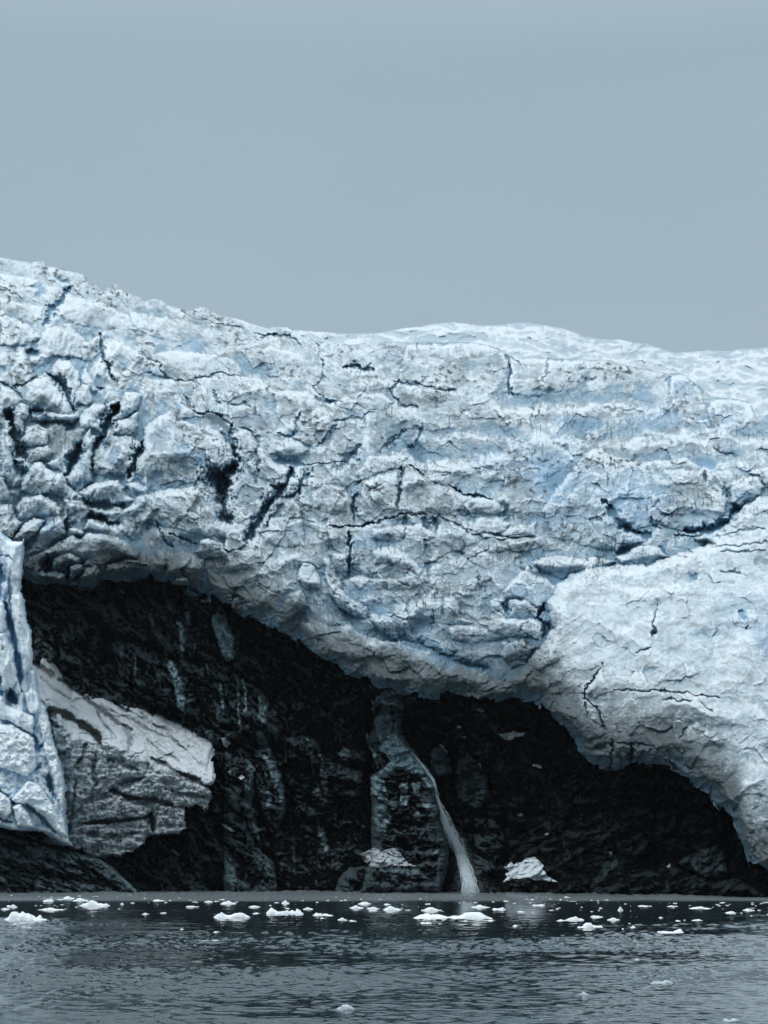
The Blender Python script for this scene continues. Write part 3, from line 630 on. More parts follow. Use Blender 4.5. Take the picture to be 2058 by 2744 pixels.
def ice_surface(u, v):
    R, edge, (wu, wv, bu, bv, s, w1, w2, f1, f2, g1) = ice_field(u, v)
    lobe = sst(20, -60, sdf(u, v, LOBE))
    band = sst(150, 15, edge - v + 50 * w1)                       # near the cave lip
    sm = sst(1150, 1000, v) * sst(420, 300, u) + .8 * lobe + .6 * sst(900, 780, v)
    sm = np.clip(sm, 0, 1)
    # anisotropic strata, slanting down to the right on the left half
    gu = np.arange(-1000, 2900, 10.); G = np.cumsum(np.tan(np.interp(gu, [0, 300, 600, 850, 1000, 1200, 1400, 1659], [.15, .45, .6, .45, .0, -.5, -.35, .1]))) * 10
    p = wu; q = wv - np.interp(wu, gu, G)
    n1 = ridged(p / 120, q / 84, 21, 4)
    n2 = ridged(p / 46, q / 27, 33, 4)
    n3 = ridged(p / 17, q / 8, 47, 3)
    fa, ea = facets(wu / 44, wv / 36, 5, 1.3)
    fb, eb = facets((wu + 5 * f1) / 17, (wv + 5 * f2) / 13, 8, 1.2)
    fc_, ec = facets((u + 4 * f1) / 7.5, (v + 4 * f2) / 5.5, 11, 1.2)
    calm = sst(-.02, .38, fbm(u / 75 + 11, v / 55, 77, 3)); sera = sst(470, 330, u) * sst(640, 740, v) * sst(1330, 1200, v); k = (1 - .5 * sm) * (.35 + .75 * calm) * (1 - .6 * sera)
    R = R + 34 * ridged(wu / 230, wv / 130, 19, 2) * (1 - .3 * sm) + 13 * n1 * (1 - .4 * sm) + 2.4 * n2 * (k + .25 * lobe) + 1.6 * n3 * (.25 + .75 * k)
    R = R + k * (12 * fa + 2.8 * fb) + .9 * fc_ * (k + .1)
    fin_ = sst(430, 260, u) * sst(640, 740, v) * sst(1200, 1120, v)
    R = R + fin_ * 26 * ridged((wu + .5 * wv) / 62, (wv - .2 * wu) / 120, 29, 3)
    rough = .15 + .9 * sst(.0, .4, fbm(u / 60 + 21, v / 40, 79, 3))
    cr = np.clip(1 - 2.2 * np.abs(gn((u + 5 * f1) / 15, (v + 5 * f2) / 8, 73)), -1, 1); cr2 = np.clip(1 - 2.2 * np.abs(gn((u + 3 * f2) / 6.5, (v + 3 * f1) / 4, 74)), -1, 1)
    R = R + rough * (1.0 * cr + .75 * cr2) * (1 - .45 * sera) + .8 * fbm(u / 3.4, v / 2.6, 71, 2)
    flute = sst(.0, .4, fbm(u / 90 - 4, v / 60, 76, 2)); R = R + flute * (1 - lobe) * 2.6 * ridged((u + 3 * f1) / 9, v / 60, 75, 2)
    R = R - 3 * k * np.exp(-(ea / .05) ** 2) - 1 * k * np.exp(-(eb / .08) ** 2)
    # underside of the lip curls back under
    d = np.clip(edge - v + 4 * f1, 0, 400)
    lip = np.interp(u, [0, 300, 600, 900, 1200, 1659], [30, 34, 60, 46, 60, 90])
    R -= 60 * np.clip(1 - d / (lip * .8 * (1 + .8 * w1)), 0, 1) ** 1.3; R = R + 12 * fa * sst(90, 0, d) + 7 * fb * sst(60, 0, d)
    # ice rounds away at the skyline
    top = np.interp(u, SX, SY)
    R -= 6 * np.exp(-np.clip(v - top, 0, 200) / 2)
    # ---- tone (ice, old bubbly white, blue compact ice, silt)
    t = .42 + .45 * fbm(wu / 70, wv / 45, 81, 4) + .28 * fb + .22 * fc_ + .16 * f1
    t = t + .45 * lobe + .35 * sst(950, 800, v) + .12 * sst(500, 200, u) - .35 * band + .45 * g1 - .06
    t = np.clip(t, 0, 1)[:, None]
    col = GREY * (1 - t) + WHITE * t
    bl = sst(.05, .5, fbm(wu / 120 + 7, wv / 90, 91, 4)) * .30
    bl = bl * (1 - band) * (1 - .6 * lobe) * sst(720, 900, v)
    col = col * (1 - bl[:, None]) + np.array([.34, .50, .64]) * bl[:, None]
    gr = sst(-.08, .45, fbm(p / 50, q / 18, 101, 5) + .55 * band - .10) * (.50 + .42 * band)
    col = col * (1 - gr[:, None]) + DIRT * gr[:, None]
    rag = np.clip(1.05 + 1.1 * fbm(u / 6, v / 9, 111, 3), .35, 3)
    for (cx, cy), rx, ry, c, kk in PT:
        if kk <= 0: continue
        m = (np.abs(u - cx) < rx * 1.9) & (np.abs(v - cy) < ry * 1.9)
        if not m.any(): continue
        d = np.sqrt(((bu[m] - cx + 10 * w1[m]) / rx) ** 2 + ((bv[m] - cy + 10 * w2[m]) / ry) ** 2)
        n = fbm(u[m] / 9, v[m] / 7, 120, 4)
        if c is BLUE:
            a = kk * sst(1.25, .35, d + .3 * n)
        else:
            a = kk * sst(1.1, .5, d + .9 * n)
        a = np.clip(a, 0, 1)[:, None]
        col[m] = col[m] * (1 - a) + c * a
    # thin silt seams following the layers everywhere
    seam2 = np.exp(-(fbm(p / 26 + 5, q / 9, 137, 4) / .03) ** 2) * sst(.02, .35, fbm(u / 60 + 9, v / 45, 139, 3)) * (1 - .8 * lobe) * .7
    blot = sst(.04, .36, fbm(u / 13, v / 9, 145, 4)) * sst(-.1, .35, fbm(u / 90 + 13, v / 60, 147, 3)) * .9 * (1 - .7 * lobe)
    seam = np.exp(-(fbm(p / 60, q / 13, 131, 4) / .030) ** 2) * sst(-.12, .3, fbm(u / 110, v / 80, 133, 3)) * (1 - .85 * lobe) * .8
    vst = sst(.12, .45, fbm(u / 4.5, v / 30, 141, 4)) * sst(-.02, .35, fbm(u / 80 + 3, v / 50, 143, 3)) * .85 * (1 - lobe) * sst(760, 900, v)
    smud = sst(-.12, .35, fbm((u + 3 * f1) / 26, v / 13, 149, 5)) * sst(-.3, .2, fbm(u / 130 + 5, v / 100, 151, 3)) * .7 * (1 - .6 * lobe)
    col = col * (1 - smud[:, None]) + np.array([.17, .215, .235]) * smud[:, None]
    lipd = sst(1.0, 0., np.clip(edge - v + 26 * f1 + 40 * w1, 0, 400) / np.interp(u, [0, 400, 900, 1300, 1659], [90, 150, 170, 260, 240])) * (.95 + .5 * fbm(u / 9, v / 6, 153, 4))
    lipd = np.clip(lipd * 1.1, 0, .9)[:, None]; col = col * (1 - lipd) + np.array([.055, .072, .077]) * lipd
    sa_ = np.clip(np.maximum(seam, seam2) + np.maximum(vst, blot), 0, .93)[:, None]
    col = col * (1 - sa_) + SILT * 1.5 * sa_
    brk = .25 + .75 * sst(-.30, .10, fbm(u / 10, v / 10, 117, 3))
    for P, w, dep, c, kk in CR:
        if w < 6 and c is SILT: c = .6 * SILT + .4 * DEEP; kk *= .85
        w = w * (.66 if w < 6 else 1.0)
        m = near(u, v, P, w * 3 + 6)
        if not m.any(): continue
        d = ldist(u[m] + 11 * f1[m] + 3 * g1[m], v[m] + 8 * f2[m], P, True) * (rag[m] if w < 7 else np.sqrt(rag[m])); bk = brk[m] * .9 if w < 7 else 1.0
        R[m] -= dep * np.exp(-(d / (w * 1.1)) ** 2)
        if w >= 6:
            a = (.55 * sst(2.4, .9, d / w) * kk)[:, None]; col[m] = col[m] * (1 - a) + np.array([.17, .32, .45]) * a
        a = np.clip(kk * sst(1.15, .35, d / w) * bk, 0, 1)[:, None]
        col[m] = col[m] * (1 - a) + c * a
    return R, np.clip(col, 0, .92), ICE_Y(u, v)

def ice_inside(U, V):
    j = 5 * fbm(U / 9, V / 9, 201, 3) + 6 * gn(U / 28, V / 28, 205) + 17 * facets((U + 3 * gn(V / 9, U / 9, 206)) / 26, V / 60, 207, .4)[0]
    js = 1.4 * fbm(U / 8, V / 8, 202, 3)
    return (V < np.interp(U, CX, CY) + j) & (V > np.interp(U, SX, SY) + js)

S = 1.45
g = layer('glacier', -230, 1890, 520, 1960, S, ice_inside, ice_surface, M_ICE, 60, wide=True, fin=lambda U, V, Rg, W, c, st: relief_shade(U, V, Rg, W, c, st, 1 - .88 * sst(130, 15, np.interp(U, CX, CY) - V + 40 * gn(U / 60, V / 60, 209))))
tag(g, kind='structure')

# ------------------------------------------------------------------ far ice field
def far_surface(u, v):
    top = np.interp(u, FX, FY)
    Y = 1900 - (v - top) * 2.2 + 60 * np.sin(u / 260.)
    w = 10 * fbm(u / 60, v / 60, 301, 3)
    R = 30 * ridged((u + w) / 90, (v + w) / 34, 303, 3) + 6 * ridged((u + w) / 30, (v + w) / 13, 305, 3)
    fa, ea = facets((u + w) / 24, (v + w) / 11, 306, 1.2); R = R + 9 * fa + 40 * fbm((u + w) / 160, (v + w) / 60, 315, 3)
    R -= 20 * np.exp(-np.clip(v - top, 0, 99) / 3)
    t = np.clip(.75 + .3 * fbm(u / 40, v / 18, 309, 4), 0, 1)[:, None]
    col = GREY * 1.1 * (1 - t) + WHITE * .85 * t  # far ice kept paler than the near ice, haze painted into its colour
    sm = np.exp(-(fbm(u / 34, v / 12, 311, 4) / .03) ** 2) * sst(.1, .4, fbm(u / 60, v / 30, 313, 2)) * .7
    sm = sm[:, None] * .18
    col = col * (1 - sm) + SILT * 3 * sm
    return R, col, Y
g = layer('distant_ice_field', -230, 1890, 600, 960, 1.8, lambda U, V: V > np.interp(U, FX, FY) + 1.6 * fbm(U / 9, V / 9, 320, 3), far_surface, M_ICE, 60, wide=True, fin=lambda U, V, Rg, W, c, st: relief_shade(U, V, Rg, W, c, st, .9, .45))
tag(g, kind='structure')

# ------------------------------------------------------------------ rock cliff
RB = []
def rb(P, H, w=18, pale=0.0): RB.append((P, H, w, pale))
rb(z3([(200, 690), (240, 680), (330, 740), (340, 760), (280, 860), (240, 850), (190, 860)]), 16, 10, .02)
rb(z3([(380, 400), (900, 430), (1200, 470), (1370, 530), (1400, 640), (1385, 800), (1260, 830), (1000, 790), (800, 700), (600, 600)]), 26, 26)
rb(z3([(640, 690), (800, 695), (990, 765), (1180, 800), (1380, 815), (1480, 900), (1505, 1000), (1480, 1210), (1380, 1260), (1230, 1190), (1090, 1120), (900, 1000), (700, 900)]), 40, 34)
rb(z4([(60, 370), (180, 480), (280, 620), (330, 720), (300, 810), (180, 770), (80, 790), (0, 790)]), 44, 24)
rb(z4([(0, 850), (130, 890), (170, 1000), (120, 1150), (130, 1300), (200, 1400), (280, 1480), (300, 1640), (0, 1660)]), 36, 24)
rb(z4([(170, 850), (260, 840), (330, 1000), (350, 1180), (300, 1300), (220, 1200), (180, 1050)]), 44, 24)
rb(z4([(340, 780), (480, 765), (565, 860), (540, 950), (360, 900)]), 34, 20)
rb(z4([(500, 860), (720, 845), (790, 900), (760, 1110), (560, 1110)]), 34, 30)
rb(z4([(860, 640), (880, 560), (1010, 560), (1000, 760), (1060, 850), (1140, 950), (1175, 1010), (1195, 1110), (1210, 1220), (1250, 1360), (1250, 1500), (1200, 1660), (740, 1660), (780, 1520), (820, 1470), (820, 1200), (812, 1000), (850, 960), (830, 900), (805, 790), (830, 700)]), 120, 22)
rb(z4([(640, 1560), (700, 1500), (860, 1495), (1000, 1490), (1120, 1540), (1180, 1660), (600, 1680)]), 84, 16)
rb(z4([(1145, 980), (1165, 840), (1210, 830), (1255, 890), (1268, 990), (1180, 1000)]), 40, 12, .10)
rb(z4([(1290, 990), (1310, 850), (1340, 850), (1420, 930), (1470, 1020), (1475, 1130), (1400, 1190), (1300, 1120), (1280, 1010)]), 44, 20, .022)
rb(z5([(230, 1500), (420, 1400), (700, 1260), (1000, 1200), (1300, 1290), (1400, 1440), (1330, 1560), (1000, 1580), (700, 1720), (150, 1740)]), 26, 40)
rb(z5([(1120, 1560), (1230, 1490), (1340, 1452), (1400, 1490), (1425, 1640), (1300, 1650)]), 48, 16, .045)
rb(z5([(560, 1740), (800, 1640), (1050, 1560), (1260, 1640), (1500, 1660), (1659, 1760)]), 40, 30)
rb(z5([(-60, 1300), (60, 1300), (120, 1420), (60, 1600), (-60, 1650)]), 30, 20)
PALE = []
def pl(f, P, k, h=3): PALE.append((f(P), k, h))
pl(z3, [(1235, 545), (1262, 520), (1310, 530), (1332, 600), (1362, 680), (1362, 790), (1318, 815), (1285, 760), (1262, 690), (1240, 610)], .155, 10)
pl(z3, [(1240, 480), (1300, 500), (1305, 525), (1255, 505)], .10)
pl(z3, [(1030, 580), (1060, 573), (1078, 640), (1082, 720), (1065, 772), (1045, 730), (1035, 660)], .10, 6)
pl(z3, [(1072, 505), (1090, 510), (1105, 560), (1115, 610), (1100, 590), (1072, 545)], .12, 5)
pl(z3, [(972, 790), (1010, 800), (1050, 900), (1070, 960), (1080, 1115), (1030, 1075), (1012, 960), (975, 860)], .085, 8)
pl(z3, [(692, 712), (725, 705), (718, 790), (705, 835), (695, 770)], .03)
pl(z3, [(780, 745), (795, 800), (790, 895), (776, 890)], .06)
pl(z3, [(850, 510), (880, 510), (900, 600), (960, 650), (955, 700), (890, 660)], .035, 5)
pl(z3, [(975, 470), (1000, 480), (995, 530), (975, 520)], .03)
pl(z3, [(1270, 932), (1295, 960), (1305, 1080), (1300, 1135), (1282, 1040)], .10)
pl(z3, [(1375, 880), (1392, 960), (1390, 1090), (1412, 1200), (1395, 1245), (1380, 1110)], .13)
pl(z3, [(1402, 880), (1430, 940), (1432, 1080), (1415, 1115), (1418, 1000)], .13)
pl(z3, [(1122, 705), (1135, 712), (1130, 770), (1120, 750)], .08)
pl(z3, [(1187, 815), (1210, 840), (1215, 865)], .08)
pl(z3, [(1440, 1365), (1478, 1430), (1470, 1570), (1460, 1480)], .11)
pl(z3, [(1430, 1510), (1450, 1520), (1470, 1650), (1500, 1780), (1515, 1900), (1450, 1780), (1415, 1640)], .06)
pl(z3, [(1180, 1190), (1240, 1215), (1240, 1270), (1200, 1230)], .08)
pl(z3, [(1240, 1820), (1280, 1870), (1360, 2000), (1380, 2080), (1300, 1990), (1250, 1900)], .035)
pl(z3, [(1100, 1950), (1160, 1970), (1190, 2030), (1130, 2010)], .035)
pl(z4, [(195, 545), (230, 560), (240, 640), (212, 722), (182, 680), (192, 620)], .055, 6)
pl(z4, [(178, 725), (220, 755), (262, 850), (200, 860), (180, 800)], .06, 6)
pl(z4, [(210, 880), (262, 880), (312, 985), (345, 1100), (330, 1185), (292, 1080), (250, 960)], .06, 5)
pl(z4, [(130, 900), (168, 960), (166, 1080), (142, 1200), (205, 1300), (170, 1320), (110, 1180), (135, 1050)], .05, 5)
pl(z4, [(240, 1075), (265, 1080), (262, 1150), (240, 1180)], .07)
pl(z4, [(280, 1070), (292, 1080), (290, 1150)], .05)
pl(z4, [(520, 1240), (560, 1300), (587, 1400), (572, 1445), (530, 1360)], .06)
pl(z4, [(336, 750), (348, 760), (352, 930), (338, 900)], .04)
pl(z4, [(520, 868), (545, 870), (556, 910), (552, 1000), (535, 985), (540, 915)], .09)
pl(z4, [(450, 775), (475, 780), (478, 815), (462, 800)], .09)
pl(z4, [(640, 860), (660, 840), (700, 842), (715, 880), (685, 925), (650, 900)], .045)
pl(z4, [(480, 1080), (510, 1055), (545, 1080), (542, 1120), (500, 1110)], .06)
pl(z4, [(486, 880), (498, 890), (498, 1000), (488, 990)], .05)
pl(z4, [(0, 1430), (40, 1450), (80, 1560), (60, 1620), (0, 1560)], .03)
pl(z4, [(150, 1400), (230, 1430), (300, 1560), (230, 1560), (160, 1480)], .022)
pl(z4, [(840, 560), (870, 530), (920, 506), (990, 515), (1010, 548), (1070, 545), (1082, 575), (1040, 600), (1030, 640), (950, 610), (880, 600), (850, 620)], .085, 22)
pl(z4, [(822, 565), (850, 565), (850, 600), (830, 660)], .09, 8)
pl(z4, [(830, 660), (990, 640), (1000, 760), (870, 790), (840, 740)], .045)
pl(z4, [(784, 760), (800, 755), (820, 830), (850, 880), (840, 900), (800, 830)], .13)
pl(z4, [(860, 770), (1000, 755), (1010, 790), (1060, 860), (1130, 945), (1170, 1010), (1192, 1110), (1170, 1100), (1130, 1040), (1080, 985), (1000, 955), (900, 965), (860, 985), (930, 900), (870, 860)], .14, 5)
pl(z4, [(815, 1000), (860, 985), (900, 1020), (912, 1130), (870, 1130), (820, 1100)], .065, 8)
pl(z4, [(830, 1160), (900, 1150), (930, 1220), (900, 1330), (850, 1310)], .035, 8)
pl(z4, [(870, 1235), (925, 1235), (920, 1270), (880, 1260)], .10, 3)
pl(z4, [(970, 1040), (1020, 1030), (1030, 1080), (990, 1090)], .08, 12)
pl(z4, [(975, 1100), (1035, 1105), (1030, 1160), (980, 1165)], .10, 12)
pl(z4, [(1040, 1020), (1100, 1030), (1090, 1110), (1050, 1100)], .035, 12)
pl(z4, [(1090, 1130), (1180, 1150), (1190, 1200), (1160, 1240), (1120, 1180)], .07, 10)
pl(z4, [(920, 1120), (960, 1110), (970, 1180), (930, 1190)], .03, 10)
pl(z4, [(1070, 1180), (1110, 1200), (1090, 1250), (1050, 1230)], .035, 8)
pl(z4, [(1150, 1420), (1200, 1400), (1200, 1430), (1160, 1445)], .06)
pl(z4, [(1180, 1210), (1230, 1360), (1200, 1360), (1160, 1260)], .03)
pl(z4, [(840, 1530), (900, 1500), (1080, 1520), (1150, 1570), (1000, 1560)], .03)
pl(z4, [(1145, 870), (1168, 838), (1172, 880), (1156, 930)], .12)
pl(z5, [(740, 1500), (800, 1560), (640, 1700), (600, 1720)], .014)

ROCK = np.array([.70, 1.0, 1.10])
def rock_relief(u, v):
    w1 = fbm(u / 80, v / 80, 403, 4); w2 = fbm(u / 80 + 30, v / 80 + 40, 409, 4)
    f1 = fbm(u / 18, v / 18, 460, 3); f2 = fbm(u / 18 + 9, v / 18 + 7, 466, 3)
    wu = u + 18 * w1; wv = v + 18 * w2; bu = u + 3 * f1; bv = v + 4 * f2
    R = np.zeros_like(u); pale = np.zeros_like(u)
    for P, H, w, pk in RB:
        m = near(u, v, P, 8)
        if not m.any(): continue
        d = -sdf(bu[m], bv[m], P); t = np.clip(d / w, 0, 1)
        vm = np.mean([p[1] for p in P])
        h = np.where(d > 0, H * (.2 + .8 * np.sqrt(np.clip(1 - (1 - t) ** 2, 0, 1))) + .1 * (v[m] - vm), 0)
        R[m] = np.maximum(R[m], h)
        if pk: pale[m] = np.maximum(pale[m], pk * (d > 0))
    gu = np.arange(-1000, 2900, 10.); G = np.cumsum(np.tan(np.interp(gu, [0, 500, 800, 1000, 1300, 1659], [.5, .65, .2, .0, -.1, -.35]))) * 10
    p = wu; q = wv - np.interp(wu, gu, G)
    left = sst(780, 640, u)
    fa, ea = facets(p / 56, q / 36, 505, 1.3); fb, eb = facets((p + 6 * f1) / 21, (q + 6 * f2) / 14, 508, 1.3)
    fc_, ec = facets((u + 3 * f1) / 9, (v + 3 * f2) / 6, 509, 1.3)
    R = R + 34 * ridged(p / 150, q / 85, 421, 4) + 12 * ridged(p / 50, q / 34, 433, 4)
    R = R + left * 10 * ridged(u / 34, v / 110, 444, 3) + 15 * fa + 10 * fb + 5.5 * fc_ + 3 * ridged(p / 14, q / 9, 448, 3) + 1.6 * fbm(u / 3.5, v / 2.8, 449, 2)
    tone = .003 * (1 + .9 * fbm(wu / 40, wv / 30, 521, 4)) + .012 * np.clip(fc_ + .3 * f1, 0, 1) + .014 * sst(.35, .6, fbm(u / 14, v / 20, 531, 3))
    dust = sst(.42, .62, fbm(u / 6, v / 9, 541, 3)) * sst(-.1, .3, fbm(u / 70, v / 70, 543, 2))
    tone = tone + .07 * dust
    for P, k, h in PALE:
        m = near(u, v, P, 10)
        if not m.any(): continue
        d = -sdf(u[m] + 5 * f1[m], v[m] + 6 * f2[m], P)
        a = sst(-1.5, 3.5, d + 5 * fbm(u[m] / 5, v[m] / 9, 553, 3)) * np.clip(.72 + .7 * fbm(u[m] / 6, v[m] / 5, 551, 4) + .4 * fc_[m], .1, 1.2)
        pale[m] = np.maximum(pale[m], np.minimum(5.5 * k, .85) * a)
        R[m] += h * np.sqrt(np.clip(d / 6, 0, 1))
    tone = np.maximum(tone, pale)
    R = R * 1.35
    return R, np.clip(tone, .004, .5)[:, None] * ROCK

def rock_base(u, v):
    s0 = shoreY(u); wl = HV + CAMH * F / s0
    up = np.clip(wl - v, -100, 900)
    back = np.interp(u, [0, 700, 1100, 1659], [.045, .04, .045, .03])
    Y = s0 + 3 + np.maximum(up, 0) * back + 8 * sst(0, 90, up)
    pillar = np.exp(-((u - 900) / 60) ** 2) * sst(1560, 1620, v)
    return Y - 3 * pillar

def rock_surface(u, v):
    R, col = rock_relief(u, v)
    return R, col, rock_base(u, v)
def lit_ribs(U, V, R, W, col, step):
    # lit ledges painted in: knobs and ribs standing out of the wall are paler
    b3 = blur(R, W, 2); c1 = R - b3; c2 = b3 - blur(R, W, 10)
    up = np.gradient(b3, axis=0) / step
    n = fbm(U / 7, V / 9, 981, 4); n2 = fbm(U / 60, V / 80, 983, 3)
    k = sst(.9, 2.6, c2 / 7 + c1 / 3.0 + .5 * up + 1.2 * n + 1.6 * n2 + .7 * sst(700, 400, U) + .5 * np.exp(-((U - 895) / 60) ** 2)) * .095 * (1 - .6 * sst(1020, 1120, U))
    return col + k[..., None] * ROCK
g = layer('rock_cliff', -230, 1890, 1175, 1975, S, lambda U, V: V > np.minimum(np.interp(U, CX, CY) - 70, np.where(U < 1659, 1640, 1880)), rock_surface, M_ROCK, 30, wide=True, fin=lit_ribs)
tag(g, 'dark wet rock cliff streaked with pale slabs under the glacier edge', 'cliff')
g['kind'] = 'structure'

# ------------------------------------------------------------------ free standing bodies
def body(name, P, surf, mat, thick, step=1.45, jag=2.0, seed=600, fin=None):
    A = np.array(P)
    def ins(U, V): return sdf(U + jag * fbm(U / 8, V / 8, seed, 3) + 1.6 * jag * gn(U / 30, V / 30, seed + 5), V + jag * fbm(U / 8 + 5, V / 8, seed + 3, 3) + 1.6 * jag * gn(U / 26 + 3, V / 26, seed + 6), P) + jag * facets(U / 16, V / 16, seed + 9, .3)[0] < 0
    return layer(name, A[:, 0].min() - 4, A[:, 0].max() + 4, A[:, 1].min() - 4, A[:, 1].max() + 4, step, ins, surf, mat, thick, fin=fin)

def apply_blocks(R, u, v, bu, bv, L):
    K_ = np.zeros_like(R)
    for P, H, w in L:
        m = near(u, v, P, 6)
        if not m.any(): continue
        d = -sdf(bu[m], bv[m], P); t = np.clip(d / w, 0, 1)
        K_[m] = np.maximum(K_[m], np.where(d > 0, H * (.3 + .7 * np.sqrt(np.clip(1 - (1 - t) ** 2, 0, 1))), 0))
    return R + K_

def apply_cracks(R, col, u, v, f1, f2, L):
    rag = 1 + .5 * fbm(u / 7, v / 9, 711, 3); brk = np.ones_like(u)
    for P, w, dep, c, kk in L:
        m = near(u, v, P, w * 3 + 6)
        if not m.any(): continue
        d = ldist(u[m] + 3 * f1[m], v[m] + 3 * f2[m], P, True) * rag[m]
        R[m] -= dep * np.exp(-(d / (w * .9)) ** 2)
        a = np.clip(kk * sst(1.3, .5, d / w), 0, 1)[:, None]
        col[m] = col[m] * (1 - a) + c * a
    return R, col

# white and blue ice tower at the left edge
TOWER = [(-120, 1120), (-60, 1130)] + z3([(0, 45), (20, 70), (45, 90), (75, 101), (108, 100), (142, 104), (136, 200), (130, 330), (124, 400), (140, 440), (150, 510), (160, 560), (185, 640), (198, 720), (194, 800), (190, 850), (212, 860), (220, 940), (238, 1040), (275, 1062), (282, 1110), (300, 1180), (312, 1260), (340, 1330), (362, 1420), (386, 1550), (382, 1700), (398, 1800), (412, 1850), (424, 1888), (345, 1862), (290, 1820), (190, 1790), (100, 1800), (0, 1775)]) + [(-120, 1790)]
TB = [(z3([(0, 80), (60, 110), (130, 120), (125, 330), (60, 330), (20, 240)]), 20, 12), (z3([(-20, 360), (40, 340), (60, 480), (40, 620), (-20, 640)]), 16, 10),
      (z3([(60, 420), (120, 420), (150, 560), (185, 680), (190, 840), (140, 880), (110, 700), (70, 560)]), 26, 12),
      (z3([(-20, 640), (30, 640), (80, 760), (100, 920), (60, 980), (-20, 980)]), 24, 12),
      (z3([(140, 1000), (180, 965), (230, 1000), (240, 1100), (170, 1110)]), 26, 10), (z3([(-20, 1020), (40, 1060), (110, 1090), (200, 1130), (190, 1230), (60, 1160), (-20, 1130)]), 30, 12),
      (z3([(-20, 1180), (60, 1170), (200, 1250), (210, 1420), (160, 1480), (60, 1440), (-20, 1420)]), 34, 16),
      (z3([(220, 1120), (280, 1120), (330, 1330), (370, 1520), (370, 1700), (330, 1560), (260, 1330)]), 22, 12),
      (z3([(60, 1620), (110, 1560), (160, 1500), (230, 1530), (300, 1630), (350, 1740), (390, 1830), (330, 1800), (250, 1700), (160, 1640)]), 44, 12),
      (z3([(-20, 1560), (60, 1600), (70, 1680), (30, 1730), (-20, 1700)]), 40, 12), (z3([(70, 1650), (120, 1630), (170, 1690), (200, 1780), (100, 1760)]), 40, 12)]
BL2 = np.array([.22, .42, .66])
TC = [(z3([(30, 470), (50, 560), (80, 660), (100, 780), (115, 900), (125, 985)]), 6, 34, BL2, .95), (z3([(60, 960), (70, 1010), (95, 1050)]), 8, 40, np.array([.06, .2, .34]), .95),
      (z3([(10, 250), (-5, 400), (20, 460)]), 10, 26, BL2, .8), (z3([(0, 900), (10, 1000)]), 8, 24, BL2, .8), (z3([(0, 190), (50, 195), (80, 230)]), 2, 8, BL2, .7),
      (z3([(200, 1240), (220, 1320), (240, 1300)]), 5, 20, BL2, .8), (z3([(280, 1470), (290, 1530), (300, 1560)]), 7, 26, np.array([.08, .2, .3]), .9), (z3([(210, 1440), (240, 1400)]), 4, 16, BL2, .7),
      (z3([(0, 1560), (60, 1610), (90, 1640)]), 3, 16, DIRT, .7), (z3([(150, 1640), (230, 1700), (320, 1800)]), 4, 16, DIRT, .6), (z3([(0, 1700), (40, 1740), (70, 1740)]), 6, 20, SILT, .6),
      (z3([(310, 1580), (325, 1610)]), 4, 14, BL2, .7), (z3([(0, 680), (15, 740)]), 6, 8, DIRT, .6)]
def tower_surface(u, v):
    f1 = fbm(u / 14, v / 14, 620, 3); f2 = fbm(u / 14 + 9, v / 14, 626, 3)
    bu = u + 3 * f1; bv = v + 3 * f2
    low = sst(1500, 1620, v)
    R = (30 * ridged(bu / 40, bv / 190, 631, 3) + 7 * ridged(bu / 15, bv / 70, 633, 3)) * (1 - low) + low * (14 * ridged(bu / 46, bv / 50, 632, 4) + 6 * ridged(bu / 15, bv / 16, 634, 3))
    fa, _ = facets(bu / 13, bv / 12, 635, 1.2); R = R + (1 + 6 * low) * fa + 1.2 * fbm(u / 3.5, v / 3, 637, 2)
    R = apply_blocks(R, u, v, bu, bv, TB)
    d = -sdf(u, v, TOWER); R -= 60 * np.clip(1 - d / 10, 0, 1) ** 2
    R += .12 * (v - 1400) * low
    t = np.clip(.9 + .3 * f1 - .15 * low * (f2 > .2), 0, 1)[:, None]
    col = GREY * 1.6 * (1 - t) + np.array([.88, .93, .96]) * t
    bl = sst(-.1, .45, fbm(u / 30, v / 90, 639, 3)) * (1 - low) * .45
    col = col * (1 - bl[:, None]) + np.array([.42, .60, .80]) * bl[:, None]
    R, col = apply_cracks(R, col, u, v, f1, f2, TC)
    gr = (sst(.2, .5, fbm(u / 20, v / 16, 641, 4)) * .35 * low + sst(1770, 1850, v) * .3)[:, None]
    col = col * (1 - gr) + DIRT * gr
    Y = np.interp(v, [1120, 1560, 1850], [408, 402, 398]) + np.clip(u - 60, 0, 200) * .03
    return R, col, Y
g = body('ice_tower', TOWER, tower_surface, M_ICE, 16, jag=2.2, fin=lambda U, V, Rg, W, c, st: relief_shade(U, V, Rg, W, c, st, 1.3, .9, (.17, .34, .50)))
tag(g, 'tall white ice tower with deep blue fissures standing at the left edge of the photo', 'ice tower', 'seracs')

